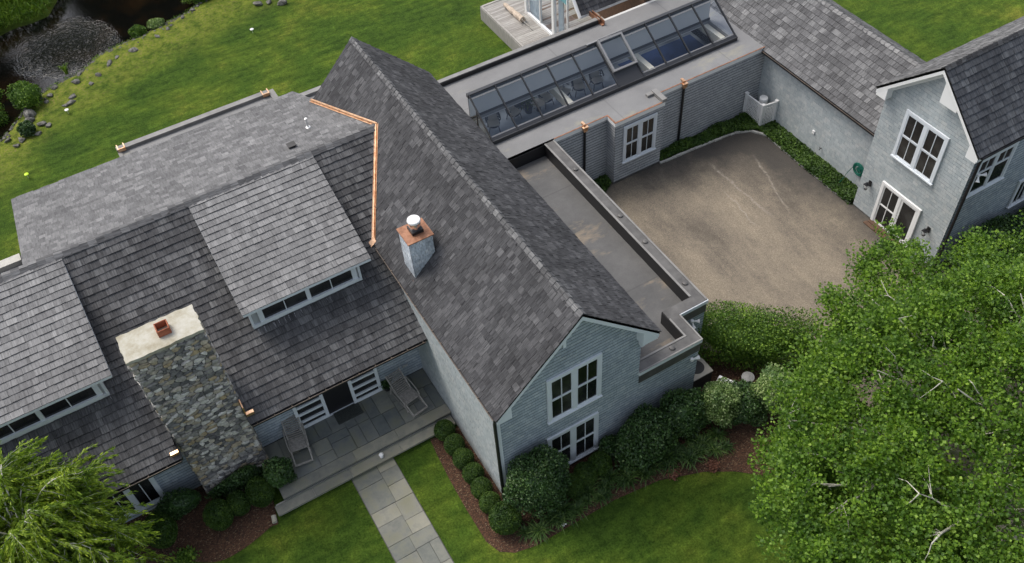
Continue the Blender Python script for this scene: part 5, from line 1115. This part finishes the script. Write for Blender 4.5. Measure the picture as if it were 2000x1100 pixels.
# ------------------------------------------------------------------ the big maple
def tree(name, label, cat, base, crown_c, rad, mt, bark, nclus, nleaf, lsize, seed, trunk_r=.28, group=None, clus_r=.5, lowcut=-.55, limbs=11, twig=True, inner=.35):
    r = random.Random(seed); g = np.random.default_rng(seed); t = thing(name, label, cat, base, group)
    c = Vector(crown_c) - Vector(base); rad = Vector(rad)
    m = M(); fork = Vector((c.x * .25, c.y * .25, c.z * .42)); m.tube([(0, 0, 0), tuple(fork * .5 + Vector((.06, .03, 0))), tuple(fork), tuple(fork + (c - fork) * .5)], [trunk_r * 1.25, trunk_r, trunk_r * .85, trunk_r * .5], 9)
    pobj('trunk', m, bark, t)
    samples = []; lm = M()
    for k in range(limbs):
        a = 2.399 * k + r.uniform(-.3, .3); el = r.uniform(.05, 1.1); d = Vector((math.cos(a) * math.cos(el), math.sin(a) * math.cos(el), math.sin(el)))
        end = c + Vector((d.x * rad.x, d.y * rad.y, d.z * rad.z)) * r.uniform(.86, 1.03); st = fork.lerp(c, r.uniform(0, .5)); pts = []
        mid = st.lerp(end, .5) + Vector((r.uniform(-.5, .5), r.uniform(-.5, .5), r.uniform(.0, .6)))
        for s in range(9):
            f = s / 8; p = st * (1 - f) ** 2 + mid * 2 * f * (1 - f) + end * f * f + Vector((r.uniform(-.1, .1), r.uniform(-.1, .1), r.uniform(-.08, .08))) * (1 if 0 < s < 8 else 0); pts.append(p)
            if s > 1: samples.append((p, .10 * (1 - f) + .018))
        lm.tube(pts, [trunk_r * .42 * (1 - .88 * s / 8) for s in range(9)], 6)
        for q in range(6):  # secondaries
            f0 = r.randint(2, 6); s0 = pts[f0]; e2 = s0 + (pts[min(8, f0 + 1)] - pts[f0 - 1]).normalized() * r.uniform(.6, 1.6) + Vector((r.uniform(-1, 1), r.uniform(-1, 1), r.uniform(-.2, .9))) * min(rad) * .28
            pp = [s0.lerp(e2, s / 5) + Vector((r.uniform(-.07, .07), r.uniform(-.07, .07), r.uniform(-.05, .05))) * (s > 0) for s in range(6)]
            lm.tube(pp, [trunk_r * .16 * (1 - .85 * s / 5) for s in range(6)], 5)
            samples += [(p, .02) for p in pp[2:]]
    SP = np.array([tuple(s[0]) for s in samples])
    # cluster centres through the crown, denser to the outside
    d = g.normal(size=(nclus * 3, 3)); d /= np.linalg.norm(d, axis=1)[:, None]; d = d[d[:, 2] > lowcut][:nclus]
    LL = g.normal(size=(48, 3)); LL /= np.linalg.norm(LL, axis=1)[:, None]; w = g.uniform(.4, 1, 48)
    f = .80 + .32 * np.max(np.exp(-(1 - d @ LL.T) * 30) * w, axis=1)
    q = np.where(g.random(len(d)) < inner, g.uniform(.45, .9, len(d)), g.uniform(.86, 1.03, len(d))) * f
    CC = d * np.array(rad) * q[:, None] + np.array(c)
    tm = M()
    if twig:
        for k, p in enumerate(CC):
            if r.random() > .22: continue
            dd = np.linalg.norm(SP - p, axis=1); s0 = Vector(SP[int(np.argmin(dd))]); e = Vector(p); ln = (e - s0).length
            if ln < .15 or ln > 1.3: continue
            mid = s0.lerp(e, .5) + Vector((r.uniform(-.2, .2), r.uniform(-.2, .2), r.uniform(-.05, .25))) * ln * .6
            tm.tube([s0, mid, e], [.017, .011, .004], 4, False)
    pobj('limbs', lm, bark, t)
    if tm.v: pobj('twigs', tm, bark, t)
    per = nleaf // len(CC); off = g.normal(size=(len(CC), per, 3)); off /= np.linalg.norm(off, axis=2)[:, :, None]
    off *= (g.random((len(CC), per, 1)) ** .45) * clus_r * np.array([1.1, 1.1, .55]) * g.uniform(.6, 1.35, (len(CC), 1, 1))
    P = (CC[:, None, :] + off).reshape(-1, 3); D = (off + d[:, None, :] * .4).reshape(-1, 3)
    leaf_mesh('crown', P, lsize, mt, t, up=.5, shape=1.15, dirs=D, jitter=.5, fold=.12)
    return t
tree('maple_tree', 'huge bright green maple with pale branches filling the right foreground', 'tree', (19.6, 4.2, 0), (19.5, 4.3, 4.3), (9.6, 8.3, 3.5), 'maple_leaf', 'bark_pale', 2400, 400000, .098, 31, trunk_r=.34, clus_r=.52, lowcut=-.45, limbs=30)

# weeping tree at the left foreground: arching branches set with narrow leaves
def weeping(name, label, loc, h, rad, nb, seed):
    r = random.Random(seed); t = thing(name, label, 'tree', loc); tm = M(); bm_ = M(); P = []; D = []
    tm.tube([(0, 0, 0), (.1, .05, h * .4), (.02, .1, h * .75)], [.16, .12, .07], 8)
    for k in range(nb):
        a = r.uniform(0, 6.283); st = Vector((.03, .08, h * r.uniform(.45, .78))); l = rad * r.uniform(.55, 1.08); d = Vector((math.cos(a), math.sin(a), 0)); rise = h * r.uniform(.08, .32); drop = h * r.uniform(.05, .5); pts = []
        for s in range(12):
            f = s / 11; pts.append(st + d * l * f + Vector((-d.y, d.x, 0)) * .12 * math.sin(f * 4 + k) + Vector((0, 0, rise * math.sin(f * 2.2) * 1.2 - drop * f ** 2.4)))
        bm_.tube(pts, [.026 * (1 - f / 12.5) + .003 for f in range(12)], 5)
        for s in range(2, 12):
            for q in range(r.randint(3, 5)):     # hanging side shoots
                p0 = pts[s].lerp(pts[max(0, s - 1)], r.random()); sd_ = Vector((r.uniform(-1, 1), r.uniform(-1, 1), r.uniform(-.1, .35))).normalized() + d * .6; ll = r.uniform(.35, .8)
                pp = [p0 + sd_ * ll * f - Vector((0, 0, ll * .75 * f * f)) for f in (0, .33, .66, 1)]
                if q < 2: bm_.tube(pp, [.008, .006, .005, .003], 4, False)
                for w in range(80):
                    f = r.random(); i = min(2, int(f * 3)); c_ = pp[i].lerp(pp[i + 1], f * 3 - i); ax_ = (pp[i + 1] - pp[i]).normalized()
                    o = Vector((r.uniform(-1, 1), r.uniform(-1, 1), r.uniform(-1, .4))) * .05
                    P.append(c_ + o); D.append(ax_ + o * 9)
    pobj('trunk', tm, 'bark', t); pobj('limbs', bm_, 'bark_pale', t)
    leaf_mesh('crown', np.array([tuple(p) for p in P]), .15, 'willow_leaf', t, up=.35, shape=4.2, dirs=np.array([tuple(p) for p in D]), jitter=.25, fold=.05)
    return t
weeping('weeping_tree', 'feathery yellow-green weeping tree in the bottom left corner', (-6.95, 17.2, 0), 7.1, 2.3, 84, 5)

# ------------------------------------------------------------------ pond edge
bank = [('bush', (-3.35, 45.9), (.8, .7, .75), 'bright_shrub', 'round bush on the pond bank beside the big boulders'), ('bush', (-5.6, 46.2), (1.0, .9, .9), 'bright_shrub', 'leafy bush at the left edge of the photo by the pond'),
        ('bush', (-5.2, 48.4), (.8, 1.0, .7), 'bright_shrub', 'pale bush overhanging the pond at the left edge'), ('bush', (7.6, 50.6), (1.6, .9, 1.0), 'bright_shrub', 'leafy bush at the top where the lawn meets the pond'), ('bush', (3.1, 49.0), (.42, .4, .4), 'bright_shrub', 'small bush on the pond bank right of the ripples'),
        ('bush', (4.2, 49.2), (.5, .35, .28), 'silver_shrub', 'low grey-green bush beside the small bank bush'), ('bush', (-3.85, 43.55), (.42, .4, .35), 'shrub_leaf', 'dark low mound among the boulders at the left')]
for k, (nm, (x, y), rad, mt_, lab) in enumerate(bank):
    bush('bank_bush', 'bush', lab, (x, y, float(ground_z(np.array([float(x)]), np.array([float(y)]))[0])), rad, mt_, .10, int(2600 * (rad[0] + .2)), rad[2] * .75, 'bushes round the pond', amp=.4, lumps=16, seed=40 + k)
rp = [strap_plant('reeds', 'clump of upright pale reeds standing in the pond edge', (-1.15, 47.9, -.3), 60, 1.3, 'reed_leaf', 7, None, .02, 'reeds', .35)]
# far bank: rough grass nobody could count
r9 = np.random.default_rng(4); c = np.column_stack([r9.uniform(-7, 3.0, 26000), r9.uniform(52, 60, 26000)]); c = c[far(c[:, 1], c[:, 0]) < .1][:16000]
o = leaf_mesh('tall_grass', np.column_stack([c, r9.uniform(.0, .45, len(c))]), .26, 'reed_leaf', up=.1, shape=4, dirs=np.tile([0, 0, 1.0], (len(c), 1)), jitter=.6); tag(o, 'rough tall grass on the far bank of the pond', 'grass', None, 'stuff')
c = np.column_stack([r9.uniform(-8, 12, 9000), r9.uniform(43, 53, 9000)]); dd = near(c[:, 1], c[:, 0]) + r9.normal(0, .15, len(c)); c = c[(dd > -.75) & (dd < .1)][:2600]
o = leaf_mesh('bank_grass', np.column_stack([c, ground_z(c[:, 0], c[:, 1]) + r9.uniform(.02, .16, len(c))]), .17, 'reed_leaf', up=.2, shape=4, jitter=.6); tag(o, 'ragged grass fringe along the near bank of the pond', 'grass', None, 'stuff')
def rock(label, x, y, s, seed, sub=2, flat_=.55, group='boulders on the pond bank'):
    import bmesh
    r = random.Random(seed); bm = bmesh.new(); bmesh.ops.create_icosphere(bm, subdivisions=2, radius=1)
    pl_ = [(Vector((r.gauss(0, 1), r.gauss(0, 1), r.gauss(0, .8))).normalized(), r.uniform(.45, .85)) for _ in range(16)]
    for v in bm.verts:
        for n_, d_ in pl_:
            k = v.co.dot(n_)
            if k > d_: v.co -= n_ * (k - d_)
        v.co = Vector((v.co.x * s * 1.3, v.co.y * s * .8, v.co.z * s * flat_)) * r.uniform(.97, 1.04)
    me = bpy.data.meshes.new('boulder'); bm.to_mesh(me); bm.free(); me.materials.append(MATS['rock'])
    o = bpy.data.objects.new('boulder', me); COL.objects.link(o); o.location = (x, y, float(ground_z(np.array([x]), np.array([y]))[0]) + s * flat_ * .35); o.rotation_euler = (0, 0, r.uniform(0, 3)); tag(o, label, 'rock', group)
rocks = [(-3.55, 45.02, .42, 'largest boulder on the pond bank, upper of the stacked pair'), (-3.75, 44.42, .40, 'second large boulder just below the largest one'), (-.9, 46.35, .26, None), (-.25, 45.75, .22, None), (-1.35, 45.2, .24, None), (-1.5, 44.78, .25, None), (-1.8, 44.7, .2, None), (2.46, 47.35, .28, 'lone pale boulder in the grass below the pond bend'),
         (10.8, 47.0, .32, 'pale boulder in the lawn at the top of the picture'), (9.6, 47.7, .26, None), (10.2, 47.5, .22, None), (3.9, 47.9, .2, None), (4.6, 48.3, .17, None), (-3.2, 43.9, .26, None), (-2.9, 43.6, .22, None), (.25, 46.3, .2, None), (1.0, 46.95, .24, None), (1.5, 47.3, .18, None), (-4.3, 43.2, .24, None), (-4.6, 42.9, .2, None), (-2.3, 46.0, .2, None), (-2.0, 46.5, .22, None), (-.6, 47.0, .2, None), (5.6, 48.9, .2, None), (-2.6, 45.6, .16, None), (-4.0, 43.9, .2, None), (-3.5, 43.2, .17, None), (6.3, 49.3, .18, None), (-4.9, 43.6, .2, None)]
for k, (x, y, s, lab) in enumerate(rocks): rock(lab or 'low grey stone half sunk in the grass of the pond bank', x, y, s, 100 + k)
rr = np.random.default_rng(3)
m = M()
for k in range(520):
    x = rr.uniform(-6, 8); y0_ = float(44 + 0); 
    yy_ = float(np.interp(x, [-9, -6.7, -5.2, -4.2, -3.5, -2.3, -1.3, -.3, .8, 2.4, 4.1, 5.7, 6.8, 8.8], [43.6, 44.3, 44.65, 45.8, 46.8, 47.5, 47.8, 48.1, 49.0, 49.3, 49.7, 50, 50.6, 51.1])) - abs(rr.normal(.1, .55)) + .15
    s = rr.uniform(.03, .13); z = float(ground_z(np.array([x]), np.array([yy_]))[0]) + s * .3
    vs = [(x + s * rr.uniform(.6, 1.2) * a, yy_ + s * rr.uniform(.6, 1.2) * b, z + s * .6 * cc) for a, b, cc in ((1, 0, 0), (0, 1, 0), (-1, 0, 0), (0, -1, 0), (0, 0, 1), (0, 0, -1))]
    m.add(vs, [(0, 1, 4), (1, 2, 4), (2, 3, 4), (3, 0, 4), (1, 0, 5), (2, 1, 5), (3, 2, 5), (0, 3, 5)])
tag(obj('shore_pebbles', m, 'rock'), 'scattered pebbles along the pond shore', 'pebbles', None, 'stuff')
# tall trees beyond the pond, seen mirrored dark in its water
for k, (x, y, h_) in enumerate([(-15, 62, 19), (-9.2, 65, 21), (-31, 62, 18), (5.6, 66, 21), (11.5, 69, 20), (17, 72, 20), (-22, 60, 18)]):
    tree('far_tree', ['broad', 'taller', 'dense', 'slim', 'dark', 'leaning', 'spreading'][k] + ' tree beyond the pond mirrored in the water', 'tree', (x, y, 0), (x, y, h_ * .5), (4.8, 3.6, h_ * .5), 'shrub_leaf', 'bark', 320, 9000, .85, 60 + k, trunk_r=.35, clus_r=1.5, lowcut=-.9, limbs=7, twig=False, group='trees beyond the pond')

# ------------------------------------------------------------------ things
# teak steamer loungers on the porch
def lounger(label, loc, rz):
    t = thing('deck_chair', label, 'lounge chair', loc, 'slatted wooden deck chairs on the porch', rz)
    # local: y forward (foot), x width
    W = .29
    bk = M()
    for i in range(11):
        f = i / 10; y = -.70 + .54 * f; z = .92 - .50 * f; bk.box(-W + .03, W - .03, y - .018, y + .02, z - .01, z + .012)
    for s in (-1, 1): bk.beam((s * W, -.74, .95), (s * W, -.14, .40), .045, .035)
    pobj('backrest', bk, 'teak', t)
    se = M()
    for i in range(9): y = -.12 + i * .062; se.box(-W + .03, W - .03, y, y + .048, .385 + i * .004, .405 + i * .004)
    for s in (-1, 1): se.beam((s * W, -.16, .38), (s * W, .46, .42), .045, .04)
    pobj('seat', se, 'teak', t)
    fr_ = M(); fr_.box(-W - .02, W + .02, .80, .86, .14, .18)
    for s in (-1, 1): fr_.beam((s * (W + .01), .42, .40), (s * (W + .01), .86, .16), .04, .045)
    pobj('foot_frame', fr_, 'teak', t)
    for s in (-1, 1):
        m = M(); m.tube([(s * (W + .06), -.45, .66), (s * (W + .07), -.1, .64), (s * (W + .06), .22, .58), (s * (W + .04), .40, .45)], .022, 6); pobj('armrest', m, 'teak', t)
        for y0_, y1_, z1_ in ((-.42, -.62, .62), (.30, .46, .40)):
            m = M(); m.beam((s * (W + .03), y0_, z1_), (s * (W + .03), y1_, .0), .035, .05, (0, 1, 0)); pobj('leg', m, 'teak', t)
        m = M(); m.beam((s * (W + .02), -.58, .12), (s * (W + .02), .84, .12), .03, .04); pobj('rail', m, 'teak', t)
    return t
a = lounger('slatted wooden deck chair by the left porch door, foot towards the steps', (.85, 19.45, .405), R_(180 - 8))
dup(a, (4.98, 19.15, .405), R_(180 - (-10)) , 'slatted wooden deck chair in the right porch corner by the pale wall')
m = M(); m.box(2.40, 3.38, 19.5, 20.05, .405, .425)
for i in range(22): m.box(2.42 + i * .044, 2.44 + i * .044, 19.52, 20.03, .425, .432)
tag(obj('door_mat', m, 'door_mat'), 'dark ribbed doormat in front of the open porch doorway', 'doormat')
t = thing('planter', 'small dark potted plant beside the right porch door', 'planter', (4.55, 19.95, .405)); m = M(); m.lathe((0, 0, 0), [(.10, 0), (.13, .24), (.14, .25), (.12, .26), (0, .24)], 14); pobj('pot', m, 'black_metal', t)
leaf_mesh('foliage', np.column_stack([rng.normal(0, .09, 200), rng.normal(0, .09, 200), rng.uniform(.25, .48, 200)]), .08, 'shrub_leaf', t)
def small_box(name, label, cat, x0, x1, y0, y1, z0, z1, mt_, bev=.01):
    m = M(); m.box(x0, x1, y0, y1, z0, z1); o = obj(name, m, mt_); b = o.modifiers.new('b', 'BEVEL'); b.width = bev; b.segments = 3; return tag(o, label, cat)
t = thing('garden_light', 'small pale bollard light on the lower porch step', 'light', (3.18, 17.62, .205)); m = M(); m.lathe((0, 0, 0), [(.07, 0), (.06, .02), (.03, .03), (.03, .12)], 12); pobj('stem', m, 'galvanised', t); m = M(); m.lathe((0, 0, .12), [(.03, 0), (.085, .02), (.05, .07), (0, .08)], 14); pobj('shade', m, 'bright_white', t)
m = M(); m.tube([(-.98, 17.35, .06), (-.93, 17.6, .07)], [.085, .085], 10); o = obj('edging_stone', m, 'cap_stone'); tag(o, 'pale rounded stone lying at the left end of the lower step', 'stone')
m = M(); m.box(5.35, 5.55, 20.085, 20.11, 1.0, 1.09); tag(obj('wall_socket', m, 'galvanised'), 'small outdoor socket on the porch back wall', 'socket')
# courtyard: lattice screen round a white tank
t = thing('lattice_screen', 'white lattice screen folded round the corner of the courtyard', 'screen', (0, 0, 0))
z0, z1 = .08, 1.2
for (x, y) in ((25.58, 25.2), (25.62, 24.12), (26.33, 24.02)):
    m = M(); m.box(x - .055, x + .055, y - .055, y + .055, .0, z1 + .08); m.box(x - .08, x + .08, y - .08, y + .08, z1 + .08, z1 + .12); obj('post', m, 'bright_white', t)
for (xa, ya), (xb_, yb_) in (((25.58, 25.2), (25.62, 24.12)), ((25.62, 24.12), (26.33, 24.02))):
    m = M(); a = Vector((xa, ya, 0)); b = Vector((xb_, yb_, 0)); ln = (b - a).length; n = int(ln / .085)
    for i in range(1, n): p = a.lerp(b, i / n); m.beam(p + Vector((0, 0, z0 + .02)), p + Vector((0, 0, z1)), .028, .014, (b - a).normalized())
    for j in range(1, 13): z = z0 + (z1 - z0) * j / 13; m.beam(a + Vector((0, 0, z)), b + Vector((0, 0, z)), .020, .028)
    obj('lattice', m, 'bright_white', t)
    m = M(); m.beam(a + Vector((0, 0, z1 + .02)), b + Vector((0, 0, z1 + .02)), .07, .06); m.beam(a + Vector((0, 0, z0)), b + Vector((0, 0, z0)), .05, .06); obj('rail', m, 'bright_white', t)
t = thing('propane_tank', 'squat white tank behind the lattice screen', 'tank', (26.02, 24.55, 0)); m = M(); m.lathe((0, 0, 0), [(.17, 0), (.20, .04), (.20, 1.0), (.18, 1.1), (.12, 1.15)], 20); pobj('body', m, 'bright_white', t); m = M(); m.lathe((0, 0, 1.12), [(.19, 0), (.2, .03), (.2, .12), (.18, .15), (0, .165)], 22); pobj('lid', m, 'bright_white', t)
# hose reel
t = thing('hose_reel', 'green garden hose coiled on a reel at the end of the link wall', 'hose reel', (26.33, 18.75, 1.12))
for i in range(4):
    m = M(); rr_ = .30 - i * .035; m.tube([(-.06 - .02 * (i % 2), rr_ * math.cos(a * math.pi / 10), rr_ * math.sin(a * math.pi / 10)) for a in range(21)], .028, 6, False); pobj('hose_coil', m, 'green_plastic', t)
m = M(); m.tube([(.06, 0, 0), (-.08, 0, 0)], [.12, .12], 14); pobj('hub', m, 'green_plastic', t)
m = M(); m.tube([(-.06, .29, -.02), (-.15, .42, -.4), (-.3, .5, -.85), (-.35, .55, -1.05)], .014, 6); pobj('hose_tail', m, 'green_plastic', t)
# junction box and tap on the link wall
m = M(); m.box(26.33, 26.39, 21.55, 21.68, 1.05, 1.2); tag(obj('junction_box', m, 'bright_white'), 'small white electrical box on the link wall', 'electrical box')
m = M(); m.tube([(26.39, 21.0, .62), (26.28, 21.0, .62), (26.27, 21.0, .56)], .02, 8); m.tube([(26.30, 20.95, .67), (26.30, 21.05, .67)], .014, 6); tag(obj('garden_tap', m, 'dark_trim'), 'small dark garden tap on the link wall', 'tap')
# carriage lanterns beside the garage-block doors
def lantern(label, y):
    t = thing('wall_lantern', label, 'lantern', (GX - .02, y, 1.62), 'carriage lanterns beside the doors')
    m = M(); m.box(-.03, .0, -.07, .07, -.12, .14); m.tube([(-.02, 0, .1), (-.12, 0, .16), (-.2, 0, .13)], .012, 6); pobj('bracket', m, 'black_metal', t)
    m = M(); q = -.2
    for sx in (-1, 1):
        for sy in (-1, 1): m.tube([(q + sx * .045, sy * .045, -.2), (q + sx * .085, sy * .085, .04)], .007, 5)
    m.box(q - .05, q + .05, -.05, .05, -.215, -.2); m.box(q - .095, q + .095, -.095, .095, .035, .05); m.prism([(q - .09, -.09, .05), (q + .09, -.09, .05), (q + .09, .09, .05), (q - .09, .09, .05)], (0, 0, .015)); m.lathe((q, 0, .065), [(.06, 0), (.02, .07), (.012, .1)], 8); pobj('cage', m, 'black_metal', t)
    m = M(); m.lathe((q, 0, -.19), [(.02, 0), (.03, .06), (.015, .11)], 8); pobj('bulb', m, 'galvanised', t); return t
lan = lantern('black wire lantern left of the garage-block doors', 17.55); dup(lan, (GX - .02, 14.42, 1.62), 0, 'black wire lantern right of the garage-block doors, above the maple')
# twin floodlights
def flood(label, loc, dirs):
    t = thing('floodlight', label, 'floodlight', loc, 'white twin-head floodlights'); m = M(); m.lathe((0, 0, -.05), [(.06, 0), (.06, .1), (.0, .11)], 12); pobj('base', m, 'bright_white', t)
    for d in dirs:
        d = Vector(d).normalized(); m = M(); m.tube([d * .03, d * .1, d * .16, d * .26], [.02, .035, .045, .085], 12); pobj('lamp_head', m, 'bright_white', t)
    return t
flood('white twin floodlight on the wall beside the courtyard parapet', (14.55, 15.12, 2.72), ((.7, -.5, .1), (-.1, -.6, -.8)))
flood('small white floodlight at the end of the low front wall', (13.6, Y0 - .1, 2.6), ((.8, -.2, .1),))
flood('white twin floodlight on the garage side wall by the eave', (25.95, GY0 - .12, 4.95), ((.8, -.5, .1), (-.5, -.5, -.7)))
# air conditioner and bins at the end of the front wall
t = thing('air_conditioner', 'beige outdoor air-conditioning unit behind the low front wall', 'air conditioner', (14.42, 14.45, 0)); m = M(); m.box(-.42, .42, -.42, .42, .05, .78); ob = pobj('cabinet', m, 'dark_trim', t)
m = M(); m.box(-.45, .45, -.45, .45, .78, .84); ob = pobj('top', m, 'ac_beige', t); b = ob.modifiers.new('b', 'BEVEL'); b.width = .03; b.segments = 3; m = M(); m.lathe((0, 0, .838), [(.30, 0), (.30, .012), (.26, .014), (.0, .008)], 26); pobj('fan_grille', m, 'dark_trim', t)
t = thing('bin', 'white lidded bin half hidden by the silvery shrub', 'bin', (14.75, 13.25, 0), rz=.5); m = M(); m.box(-.3, .3, -.3, .3, 0, .85); pobj('body', m, 'galvanised', t); m = M(); m.box(-.33, .33, -.34, .33, .85, .92); ob = pobj('lid', m, 'bright_white', t); b = ob.modifiers.new('b', 'BEVEL'); b.width = .03; b.segments = 3
t = thing('bin', 'round grey lidded bin beside the flowering shrub under the maple', 'bin', (15.75, 13.15, 0)); m = M(); m.lathe((0, 0, 0), [(.18, 0), (.22, .7), (.24, .72), (.23, .78), (.0, .84)], 22); pobj('body', m, 'membrane_grey', t)
m = M(); m.tube([(13.3, Y0 - .02, .75), (13.3, Y0 - .14, .72), (13.3, Y0 - .14, .62)], .03, 8); m.box(13.2, 13.4, Y0 - .06, Y0 - .02, .6, .8); tag(obj('wall_valve', m, 'wood_brown'), 'small dark pipe fitting low on the front wall', 'pipe fitting')
m = M(); m.box(24.72, 25.2, 15.0, 15.9, .002, .02); tag(obj('door_mat', m, 'door_mat'), 'brown mat on the asphalt in front of the garage-block doors', 'doormat')
# solar lights and balls on the rear lawn
for k, (x, y, mt_, lab) in enumerate([(-4.6, 40.2, 'yellow_green', 'small lime-green garden light in the rear lawn at the left'), (8.4, 45.2, 'bright_white', 'small white garden light in the lawn near the top'), (-1.85, 44.0, 'bright_white', 'small white garden light on the lawn near the pond bank')]):
    t = thing('garden_light', lab, 'light', (x, y, 0)); m = M(); m.tube([(0, 0, 0), (0, 0, .22)], .012, 6); pobj('stem', m, 'galvanised', t); m = M(); m.lathe((0, 0, .2), [(.03, 0), (.10, .02), (.10, .05), (0, .09)], 14); pobj('shade', m, mt_, t)
# folded parasol lying on the deck
t = thing('parasol', 'folded beige parasol lying on the deck boards', 'parasol', (0, 0, 0)); m = M()
a = Vector((20.25, 38.35, .98)); b = Vector((20.32, 36.6, .95)); n_ = 10; pts = []; rad_ = []
for i in range(n_): f = i / (n_ - 1); pts.append(a.lerp(b, f)); rad_.append(.09 + .08 * f ** .7 + .02 * math.sin(i * 2.2))
m.tube(pts, rad_, 9); m.v = [(x + .02 * math.sin(y * 23 + z * 31), y, z) for x, y, z in m.v]; obj('canopy', m, 'canvas', t)
m = M(); m.tube([b, Vector((20.34, 35.7, .86))], .022, 8); obj('pole', m, 'teak', t)
for i in range(6):
    m = M(); an = i * 1.05; m.beam(b + Vector((.12 * math.cos(an), .1, .1 * math.sin(an))), b + Vector((.2 * math.cos(an), -.22, abs(.2 * math.sin(an)) - .02)), .02, .02); obj('rib', m, 'teak', t)
# indoor: wicker armchairs, table, plant, seen through the skylight
def armchair(label, loc, rz):
    t = thing('wicker_armchair', label, 'armchair', loc, 'wicker armchairs under the skylight', rz)
    m = M(); m.lathe((0, 0, .30), [(.26, 0), (.29, .04), (.29, .09)], 18); pobj('seat', m, 'wicker', t)
    m = M(); n = 11
    for j in range(5):
        zz = .42 + j * .12
        rr_ = .31 + .02 * j; half = 1.35 - .17 * j
        m.tube([(rr_ * math.sin(-half + 2 * half * i / n), .02 + rr_ * math.cos(-half + 2 * half * i / n), zz) for i in range(n + 1)], .03, 5)
    for i in range(9):
        an = -1.1 + 2.2 * i / 8; m.tube([(.30 * math.sin(an), .02 + .30 * math.cos(an), .38), (.38 * math.sin(an * .8), .02 + .38 * math.cos(an * .8), .92 - .28 * abs(an))], .014, 4)
    pobj('backrest', m, 'wicker', t)
    m = M(); m.tube([(.33 * math.sin(-2 + 4 * i / 16), .02 + .33 * math.cos(-2 + 4 * i / 16), .62 + .33 * max(0, math.cos(-2 + 4 * i / 16))) for i in range(17)], .03, 6); pobj('arm_rim', m, 'wicker', t)
    for sx in (-1, 1):
        for sy in (-1, 1): m = M(); m.tube([(sx * .2, sy * .2, .3), (sx * .25, sy * .25, 0)], .02, 5); pobj('leg', m, 'wicker', t)
    m = M(); m.box(-.25, .25, -.27, .2, .395, .47); ob = pobj('seat_cushion', m, 'cushion', t); b = ob.modifiers.new('b', 'BEVEL'); b.width = .03; b.segments = 2
    m = M(); m.prism([(-.2, .13, .47), (.2, .13, .47), (.2, .26, .86), (-.2, .26, .86)], (0, .08, .02)); pobj('back_cushion', m, 'cushion', t)
    return t
ch = armchair('wicker armchair nearest the left end of the skylight', (14.6, 29.5, IZ), R_(-20))
for (x, y, rz_, lab) in ((15.75, 29.65, 15, 'second wicker armchair, under the second skylight bay'), (17.5, 29.7, 10, 'wicker armchair left of the first cream beam, with its dark back showing'), (18.4, 29.6, 30, 'wicker armchair half behind the cream beam'), (19.2, 29.55, -15, 'wicker armchair in the middle bays with a pale cushion'), (20.15, 29.5, -10, 'wicker armchair beside the opening roof window')):
    dup(ch, (x, y, IZ), R_(rz_), lab)
t = thing('side_table', 'small low table between the wicker armchairs', 'table', (17.0, 29.55, IZ)); m = M(); m.lathe((0, 0, .42), [(.3, 0), (.3, .03), (0, .031)], 20); pobj('tabletop', m, 'cushion', t); m = M(); m.tube([(0, 0, 0), (0, 0, .42)], [.12, .04], 10); pobj('pedestal', m, 'wicker', t)
t = thing('potted_plant', 'tall leafy houseplant seen through the skylight', 'houseplant', (16.55, 29.7, IZ)); m = M(); m.lathe((0, 0, 0), [(.16, 0), (.2, .35), (0, .33)], 14); pobj('pot', m, 'wicker', t)
leaf_mesh('foliage', np.column_stack([rng.normal(0, .17, 260), rng.normal(0, .17, 260), rng.uniform(.35, 1.3, 260)]), .16, 'shrub_leaf', t, shape=2.5)
m = M(); m.box(16.2, 16.75, 30.3, 30.95, IZ, IZ + 1.0); o = obj('cabinet', m, 'wicker'); tag(o, 'dark blue cabinet against the back wall under the skylight', 'cabinet')
